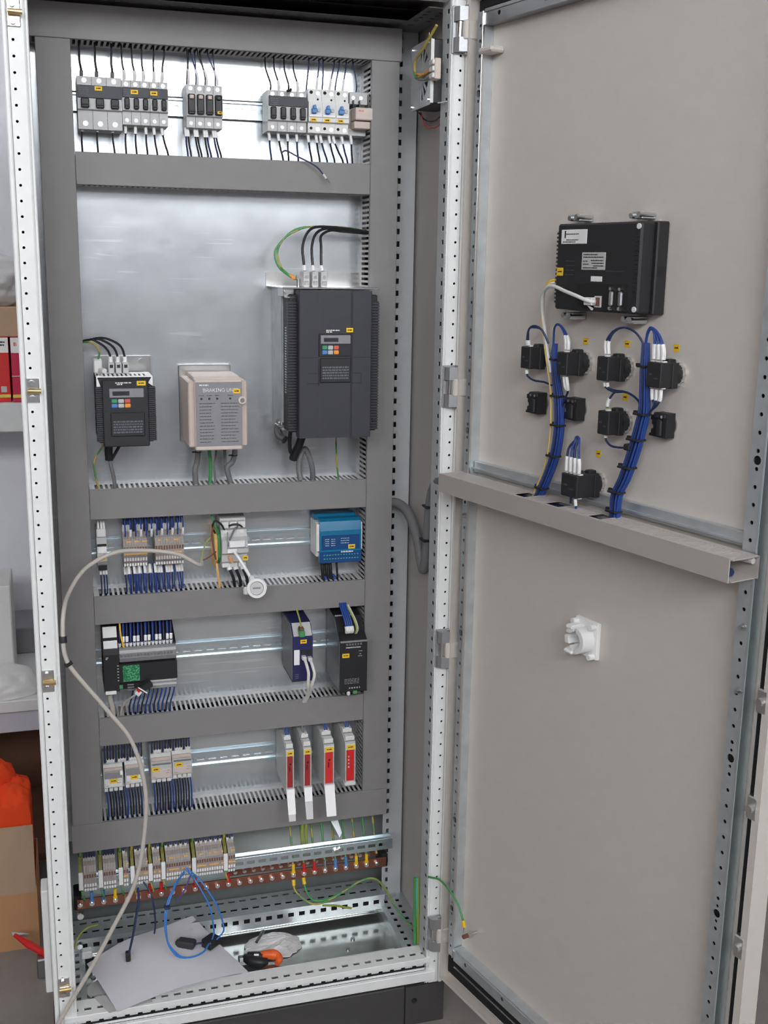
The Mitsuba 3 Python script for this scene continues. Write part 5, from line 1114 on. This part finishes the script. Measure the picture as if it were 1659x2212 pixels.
# wires of the contact blocks
bw, nw = 'm_bluewire', 'm_navywire'
WD = lambda lab_, grp, pts, mat=nw, sl=((.0, .14),), r=.0017: wire(lab_, grp, pts, r, mat, sl, n=8)
for i in range(2):
    WD('thin wire over the upper left contact block on the door', 'wires over the upper left contact block', [(.2400 + i * .003, -.040, 1.4725), (.2385 + i * .003, -.041, 1.484), (.2440, -.042, 1.500), (.2560, -.040, 1.5060 - i * .003), (.2690, -.034, 1.499), (.2800, -.028, 1.478)])
    WD('blue wire arching from its contact block into the left bundle', 'wires over the contact block at the left bundle', [(.3390 + i * .006, -.040, 1.4725), (.3375 + i * .006, -.040, 1.488), (.3270 + i * .003, -.038, 1.503), (.3110, -.035, 1.5105 + i * .001), (.2960, -.030, 1.505), (.2890, -.025, 1.486), (.2890, -.025, 1.462)], bw, ((.0, .22),))
    WD('dark blue wire under the contact block at the left bundle', 'wires under the contact block at the left bundle', [(.3380 + i * .006, -.040, 1.4285), (.3395 + i * .006, -.038, 1.413), (.3420, -.034, 1.404), (.3320, -.028, 1.396), (.3220, -.026, 1.382), (.3160, -.026, 1.365)], nw, ((.0, .30),))
    WD('dark blue wire arching from its contact block into the right bundle', 'wires over the contact block at the right bundle', [(.4345 + i * .006, -.040, 1.4725), (.4330 + i * .006, -.040, 1.490), (.4450 + i * .003, -.038, 1.507), (.4660, -.035, 1.5140), (.4880, -.031, 1.507), (.5030, -.027, 1.487), (.5070, -.026, 1.46)], nw, ((.0, .18),))
    WD('dark blue wire under the contact block left of the right bundle', 'wires under the contact block at the right bundle', [(.4345 + i * .006, -.040, 1.4285), (.4375 + i * .005, -.038, 1.420), (.4520, -.034, 1.4150 + i * .002), (.4750, -.030, 1.4160), (.4970, -.027, 1.4060), (.5090, -.026, 1.385)], nw, ((.0, .14),))
WD('thin dark blue wire under the upper left contact block, curving to the left bundle', None, [(.2395, -.040, 1.4310), (.2420, -.039, 1.4205), (.2540, -.034, 1.4140), (.2760, -.030, 1.4130), (.2930, -.027, 1.4090)])
WD('dark blue wire with yellow tip rising from the lone contact block of the second row', None, [(.4400, -.036, 1.3880), (.4420, -.036, 1.4000), (.4530, -.034, 1.4140), (.4700, -.031, 1.4170)], nw, ((.0, .04, 'm_lime'), (.10, .38)))
WD('dark blue wire under the lone contact block of the second row', None, [(.4400, -.036, 1.3460), (.4425, -.036, 1.337), (.4530, -.034, 1.330), (.4740, -.030, 1.3300), (.4980, -.027, 1.3330)], nw, ((.0, .10),))
for i in range(3):
    WD('blue wire arching over the wide upper right contact block', 'wires over the wide upper right contact block', [(.5385 + i * .009, -.040, 1.4725), (.5380 + i * .009, -.040, 1.486), (.5370 + i * .006, -.040, 1.502), (.5310 + i * .002, -.038, 1.5135), (.5210, -.036, 1.5140 + i * .001), (.5145, -.035, 1.500), (.5140, -.035, 1.470)], bw, ((.0, .24),), .0022)
    WD('dark wire gathered under the wide upper right contact block', 'wires under the wide upper right contact block', [(.5385 + i * .009, -.040, 1.4285), (.5400 + i * .008, -.040, 1.415), (.5440 + i * .003, -.040, 1.4050), (.5370, -.037, 1.3960), (.5230, -.036, 1.3800)], nw, ((.0, .30),))
for i in range(4):
    s = .3740 + i * .0100
    WD('blue wire arching over the lowest wide contact block', 'wires over the lowest contact block', [(s, -.055, 1.2800), (s + .0005, -.056, 1.296), (s + .001 - .002 * i, -.054, 1.316), (.3830 - .001 * i + .004 * i, -.048, 1.331 + .001 * i), (.3730, -.038, 1.3330), (.3645, -.032, 1.322), (.3590, -.028, 1.300), (.3570, -.028, 1.272), (.3590, -.030, 1.240), (.3635, -.034, 1.212)], bw if i % 2 else nw, ((.0, .14),), .0019)
WD('single thin blue wire with white sleeve below the lowest contact block', None, [(.3990, -.055, 1.2375), (.3990, -.054, 1.228), (.3985, -.050, 1.212)], bw, ((.0, .5),))
def bundle(label, pts, n, r, spread, ties):
    k = thing('wire_bundle', label, 'wire bundle')
    base = spline(pts, 10)
    offs = [(0, 0)] + [(math.cos(a), math.sin(a)) for a in np.linspace(0, 2 * np.pi, 6, endpoint=False)] + [(1.9 * math.cos(a), 1.9 * math.sin(a)) for a in np.linspace(.2, 2 * np.pi + .2, 11, endpoint=False)]
    for i, (a, b) in enumerate(offs[:n]):
        f = np.interp(np.linspace(0, 1, len(base)), np.linspace(0, 1, len(spread)), spread)[:, None]
        p = base + f * np.c_[np.full(len(base), a), np.full(len(base), b * .8), np.zeros(len(base))] * r * 1.9
        part(k, 'strand', B().tube(p[::3], r, 6, 3), bw if i % 5 else nw, 40)
    for t in ties:
        j = int(t * (len(base) - 1)); c = base[j]
        w = r * 1.9 * 2.05 * np.interp(t, np.linspace(0, 1, len(spread)), spread) + r
        part(k, 'tie', B().cbox(c[0] - w - .002, c[0] + w, c[1] - w, c[1] + w * .6, c[2] - .0017, c[2] + .0017, .0008).cbox(c[0] - w - .010, c[0] - w, c[1] - .002, c[1] + .003, c[2] - .0012, c[2] + .0035, .0006), 'm_black')
bundle('thick bundle of blue wires, the left of two running into the door duct', [(.2875, -.020, 1.478), (.2890, -.022, 1.455), (.2990, -.024, 1.420), (.3100, -.025, 1.385), (.3140, -.025, 1.340), (.3090, -.026, 1.296), (.2940, -.028, 1.254), (.2760, -.032, 1.212)], 18, .0019, [.45, .6, .9, 1.15, 1.2, 1.2, 1.15, 1.1], (.17, .40, .57, .74, .93))
bundle('thick bundle of blue wires, the right of two running into the door duct', [(.5130, -.034, 1.494), (.5165, -.036, 1.455), (.5210, -.036, 1.398), (.5165, -.036, 1.372), (.5055, -.036, 1.331), (.4890, -.036, 1.286), (.4735, -.036, 1.254), (.4720, -.036, 1.212)], 18, .0019, [.7, .9, 1.2, 1.3, 1.4, 1.35, 1.25, 1.15], (.13, .34, .52, .67, .84, .95))
part('wire_bundle_001', 'splice', B().cbox(.4900, .5040, -.046, -.030, 1.3300, 1.3400, .002), 'm_black')

# duct across the door, with open right end
k = thing('cable_duct', 'grey-beige cable duct mounted across the inside of the door, open at its right end', 'cable duct')
S0, S1, Z0, Z1, Y0, Y1 = .042, .7500, 1.1880, 1.2215, -.0810, -.0262
part(k, 'cover', B().cbox(S0, S1 - .004, Y0, Y0 + .002, Z0 - .0005, Z1 + .0005, .0006).box(S0, S1 - .004, Y0, Y0 + .007, Z1 - .0007, Z1 + .0005).box(S0, S1 - .004, Y0, Y0 + .007, Z0 - .0005, Z0 + .0007), 'm_doorduct')
def dcomb():
    q = sbox(S0, Y0 + .002, S1, Y1)
    sl = []
    for i in range(58):
        x = .265 + i * .0083
        if x < S1 - .01: sl.append(sbox(x - .0019, Y0 + .010, x + .0019, Y1 - .012))
    for x, w in ((.276, .010), (.363, .010), (.466, .010)): sl.append(sbox(x - w - .012, Y0 + .008, x + w, Y1 - .011))
    return q.difference(unary_union(sl))
part(k, 'slotted_wall', B().prism(dcomb(), 'z', Z1 - .0024, Z1 - .0008), 'm_doorduct')
part(k, 'slotted_wall', B().prism(sbox(S0, Y0 + .002, S1, Y1), 'z', Z0 + .0008, Z0 + .0024), 'm_doorduct')
f = B()
for i in range(6):
    f.tube([(.06 + .03 * j, -.070 + .0075 * i + .003 * math.sin(i * 2 + j), 1.2065 + .003 * math.sin(3 * i + j * 1.3)) for j in range(20)], .0042, 6, 3)
part(k, 'dark_wire_fill', f, 'm_navywire', True, kind='stuff')  # unseen dark wires added to deepen the slots of the door duct
f = B()
for i in range(6):
    f.tube([(.06 + .03 * j, -.070 + .0075 * i + .003 * math.sin(i * 2 + j), 1.2065 + .003 * math.sin(3 * i + j * 1.3)) for j in range(20)], .0042, 6, 3)
part(k, 'dark_wire_fill', f, 'm_navywire', True, kind='stuff')
f = B()
for i in range(6):
    f.tube([(.06 + .03 * j, -.070 + .0075 * i + .003 * math.sin(i * 2 + j), 1.2065 + .003 * math.sin(3 * i + j * 1.3)) for j in range(20)], .0042, 6, 3)
part(k, 'dark_wire_fill', f, 'm_navywire', True, kind='stuff')
f = B()
for i in range(6):
    f.tube([(.06 + .03 * j, -.070 + .0075 * i + .003 * math.sin(i * 2 + j), 1.2065 + .003 * math.sin(3 * i + j * 1.3)) for j in range(20)], .0042, 6, 3)
part(k, 'dark_wire_fill', f, 'm_gasket', True, kind='stuff')
f = B()
for i in range(6):
    f.tube([(.06 + .03 * j, -.070 + .0075 * i + .003 * math.sin(i * 2 + j), 1.2065 + .003 * math.sin(3 * i + j * 1.3)) for j in range(20)], .0042, 6, 3)
part(k, 'dark_wire_fill', f, 'm_gasket', True, kind='stuff')
part(k, 'base', B().box(S0, S1, Y1 - .0018, Y1, Z0, Z1 - .001), 'm_doorduct')
part(k, 'end_cap', B().cbox(S0 - .001, S0 + .001, Y0, Y1, Z0, Z1, .0004), 'm_doorduct')
wire('dark blue wires visible inside the open right end of the door duct', None, [(.60, -.060, 1.198), (.66, -.062, 1.197), (.71, -.060, 1.196), (.735, -.064, 1.198)], .006, nw)
wire('clear hose end inside the open right end of the door duct', None, [(.68, -.036, 1.212), (.715, -.036, 1.213), (.746, -.034, 1.213)], .0045, 'm_foil', name='hose', cat='hose', k=10)

# white socket of the main switch handle, low on the door
k = thing('handle_bracket', 'white plastic square bracket with round notched socket low on the door', 'handle bracket')
s, z = .3900, .9905
part(k, 'base_plate', B().cbox(s - .028, s + .0300, -.009, -.0004, z - .0320, z + .0330, .002), 'm_white')
an = Point(s, z).buffer(.0235, 16).difference(Point(s, z).buffer(.0150, 12)).difference(sbox(s - .03, z + .004, s - .008, z + .010)).difference(sbox(s - .03, z - .016, s - .010, z - .009)).difference(sbox(s - .004, z - .03, s + .004, z - .012)).difference(sbox(s - .004, z + .012, s + .004, z + .03))
part(k, 'socket_ring', B().prism(an, 'y', -.034, -.008), 'm_white')
part(k, 'socket_core', B().cyl((s, -.014, z), (s, -.008, z), .0148, 18), 'm_mcb', 30)
part(k, 'inner_shadow_disc', B().cyl((s + .003, -.0165, z), (s + .003, -.0135, z), .008, 14), 'm_label', 30)
for a, b in ((-.022, .026), (.022, .026), (-.022, -.026), (.022, -.026)):
    part(k, 'boss', B().cyl((s + a, -.009, z + b), (s + a, -.020, z + b), .005, 12), 'm_white', 30)
part(k, 'claw', B().cbox(s - .022, s - .004, -.036, -.009, z + .016, z + .024, .003), 'm_white')
part(k, 'claw', B().cbox(s - .024, s - .002, -.036, -.009, z - .027, z - .019, .003), 'm_white')
CUR = EYE

# ---------------------------------------------------------------- what stands behind on the left: bench, shelf, boxes
TX0, TX1 = -1.75, -.028
k = thing('work_bench', 'light grey work bench behind the cabinet at the left edge', 'bench')
part(k, 'top', B().cbox(TX0, -.005, .75, 1.28, .498, .530, .003), 'm_shelf')
part(k, 'apron', B().cbox(TX0, -.012, .765, .785, .440, .4975, .002), 'm_apron')
part(k, 'shelf_board', B().cbox(TX0, -.012, .80, 1.27, .06, .08, .002), 'm_brown')
part(k, 'back_board', B().cbox(TX0, -.012, 1.20, 1.215, .08, .44, .002), 'm_brown')
for x in (TX0 + .03, -.32):
    for y in (.82, 1.24):
        part(k, 'leg', B().cbox(x - .02, x + .02, y - .02, y + .02, 0, .44, .002), 'm_shelf')
k = thing('wall_shelf', 'light grey shelf board carrying red boxes at the left edge', 'shelf')
part(k, 'board', B().cbox(TX0, -.010, 1.0, 1.29, 1.222, 1.241, .002), 'm_shelf')
part(k, 'front_beam', B().cbox(TX0, -.010, .995, 1.005, 1.168, 1.2415, .002), 'm_shelf')
part(k, 'bracket', B().cbox(TX0 + .02, TX0 + .05, 1.0, 1.29, 1.15, 1.222, .002), 'm_shelf')
for i, (x0, x1, y0, red) in enumerate(((-.185, -.0690, 1.03, 'm_red'), (-.0640, -.0160, 1.022, 'm_crimson'))):
    k = thing('product_box', ('wide bright red box with white top label and yellow bottom stripe on the shelf' if i == 0 else 'darker crimson box on the shelf, right next to the bright red one'), 'box')
    part(k, 'carton', B().cbox(x0, x1, y0, y0 + .2, 1.2415, 1.407, .001), red)
    part(k, 'top_band', B().box(x0 + .0005, x1 - .0005, y0 - .0008, y0, 1.368, 1.4065), 'm_white')
    part(k, 'stripe', B().box(x0, x1, y0 - .0008, y0, 1.2530, 1.2610), 'm_copperband')
    if i == 0:
        part(k, 'barcode', B().box(-.092, -.078, y0 - .0010, y0, 1.267, 1.282), 'm_mcb')
        dashes(k, [(-.105, -.077, 1.395), (-.089, -.078, 1.3875)], y0 - .0008, 'm_ink', .004)
    else:
        dashes(k, [(-.056, -.049, 1.390)], y0 - .0008, 'm_redkey', .009)
        part(k, 'tape', B().box(x0, x1, y0 - .0012, y0, 1.3075, 1.3095), 'm_beigelid')
k = solo('carton', 'brown cardboard box lying on the two red boxes on the shelf', 'box', B().cbox(-.34, -.020, 1.04, 1.26, 1.4075, 1.482, .002), 'm_card')
bm = trimesh.creation.icosphere(subdivisions=4, radius=1.0)
v = np.array(bm.vertices); v = v * (1 + .5 * (meshkit.fbm(v * 2.2, 4, 5)[:, None] - .5)) * [.14, .085, .085] + [-.145, 1.14, 1.545]; v[:, 2] = np.maximum(v[:, 2], 1.4825)
solo('plastic_bag', 'crumpled translucent plastic bag on the cardboard box on the shelf', 'bag', B().add(v, bm.faces), 'm_film', True)
solo('carton', 'white box standing on the work bench at the left edge', 'box', B().cbox(-.33, -.093, .90, 1.08, .5305, .785, .003), 'm_mcbw')
solo('carton', 'low dark grey box at the rear of the work bench', 'box', B().cbox(-.25, -.03, 1.10, 1.27, .5305, .605, .003), 'm_label')
bm = trimesh.creation.icosphere(subdivisions=4, radius=1.0)
v = np.array(bm.vertices); v = v * (1 + .35 * (meshkit.fbm(v * 1.6, 3, 9)[:, None] - .5)) * [.115, .07, .060] + [-.145, .820, .540]; v[:, 2] = np.maximum(v[:, 2], .531)
solo('plastic_bag', 'flattened pale plastic bag at the front edge of the work bench', 'bag', B().add(v, bm.faces), 'm_mcbw', True)
k = thing('open_carton', 'open cardboard box full of orange-red cloth on the floor left of the cabinet', 'box')
part(k, 'body', B().box(-.48, -.055, .50, .503, .0, .148).box(-.48, -.055, .73, .733, 0, .16).box(-.058, -.055, .50, .733, 0, .16).box(-.48, -.477, .50, .733, 0, .16).box(-.48, -.055, .5, .733, 0, .003), 'm_cardor')
part(k, 'front_flap', B().hull([(x, y, z) for x in (-.48, -.057) for y, z in ((.499, .146), (.502, .146), (.503, .316), (.506, .316))]), 'm_card')
v = np.array(bm.vertices); v = v * (1 + .6 * (meshkit.fbm(v * 2.4, 4, 21)[:, None] - .5)) * [.20, .11, .20] + [-.25, .600, .26]
v2 = np.array(bm.vertices); v2 = v2 * (1 + .5 * (meshkit.fbm(v2 * 2.8, 4, 33)[:, None] - .5) - .25 * np.abs(meshkit.fbm(v2 * 5.0, 3, 41)[:, None] - .5)) * [.090, .09, .14] + [-.105, .570, .270]
v[:, 0] = np.clip(v[:, 0], -.47, -.064); v2[:, 0] = np.clip(v2[:, 0], -.47, -.0600)
v[:, 1] = np.clip(v[:, 1], .512, .722); v2[:, 1] = np.clip(v2[:, 1], .512, .722)
solo('orange_cloth', 'orange-red work clothing stuffed into the open cardboard box', 'cloth', B().add(v, bm.faces).add(v2, bm.faces), 'm_cloth', True)
k = thing('scissors', 'red handled cutter sticking out beside the cardboard box on the floor', 'cutter')
part(k, 'handle', B().tube([(-.108, .445, .075), (-.085, .425, .066), (-.062, .405, .058), (-.030, .380, .050)], np.r_[np.linspace(.004, .009, 12), np.linspace(.009, .007, 13)], 8), 'm_red', 30)
part(k, 'blade', B().hull([(-.115, .452, .080), (-.075, .437, .078), (-.078, .436, .070), (-.112, .447, .072)]), 'm_darksteel')
part(k, 'rest', B().cbox(-.06, -.02, .37, .41, .0, .049, .003), 'm_darksteel')
# dark cupboard seen past the outer edge of the door
k = thing('brown_cupboard', 'dark brown cupboard in the shade beyond the outer edge of the door', 'cupboard')
part(k, 'carcass', B().cbox(2.1, 3.38, -.9, 1.28, 0, 2.2, .004), 'm_wallbrown')
part(k, 'leaf', B().cbox(2.085, 2.1, -.88, .18, .05, 2.15, .003), 'm_wallbrown')
part(k, 'leaf', B().cbox(2.085, 2.1, .20, 1.26, .05, 2.15, .003), 'm_wallbrown')
# ---------------------------------------------------------------- labels: alike things are told apart by their order from the left
def _middle(key):
    ks = [k for k in scene if (k == key or k.startswith(key + '__')) and scene[k].get('type') == 'ply']
    p = []
    for k in ks[:2]:
        v = meshkit.WRITTEN[scene[k]['filename']][0].mean(0)
        M = np.array(scene[k]['to_world'].matrix) if 'to_world' in scene[k] else np.eye(4)
        p.append(M[:3, :3] @ v + M[:3, 3])
    return np.mean(p, 0)
def _ordinal(i):
    return '%d%s' % (i, 'th' if 10 <= i % 100 <= 20 else {1: 'st', 2: 'nd', 3: 'rd'}.get(i % 10, 'th'))
_same = {}
for k, d in labels.items():
    if 'label' in d and '__' not in k:
        _same.setdefault(d['label'], []).append(k)
right = np.cross(CAM['fwd'], CAM['up'])
for lab_, ks in _same.items():
    if len(ks) < 2 or not all('group' in labels[k] for k in ks): continue
    def at(k):
        q = _middle(k) - np.array(CAM['pos']); return q @ right / (q @ np.array(CAM['fwd']))
    for i, k in enumerate(sorted(ks, key=at)):
        labels[k]['label'] = '%s, %s from left' % (lab_, _ordinal(i + 1))
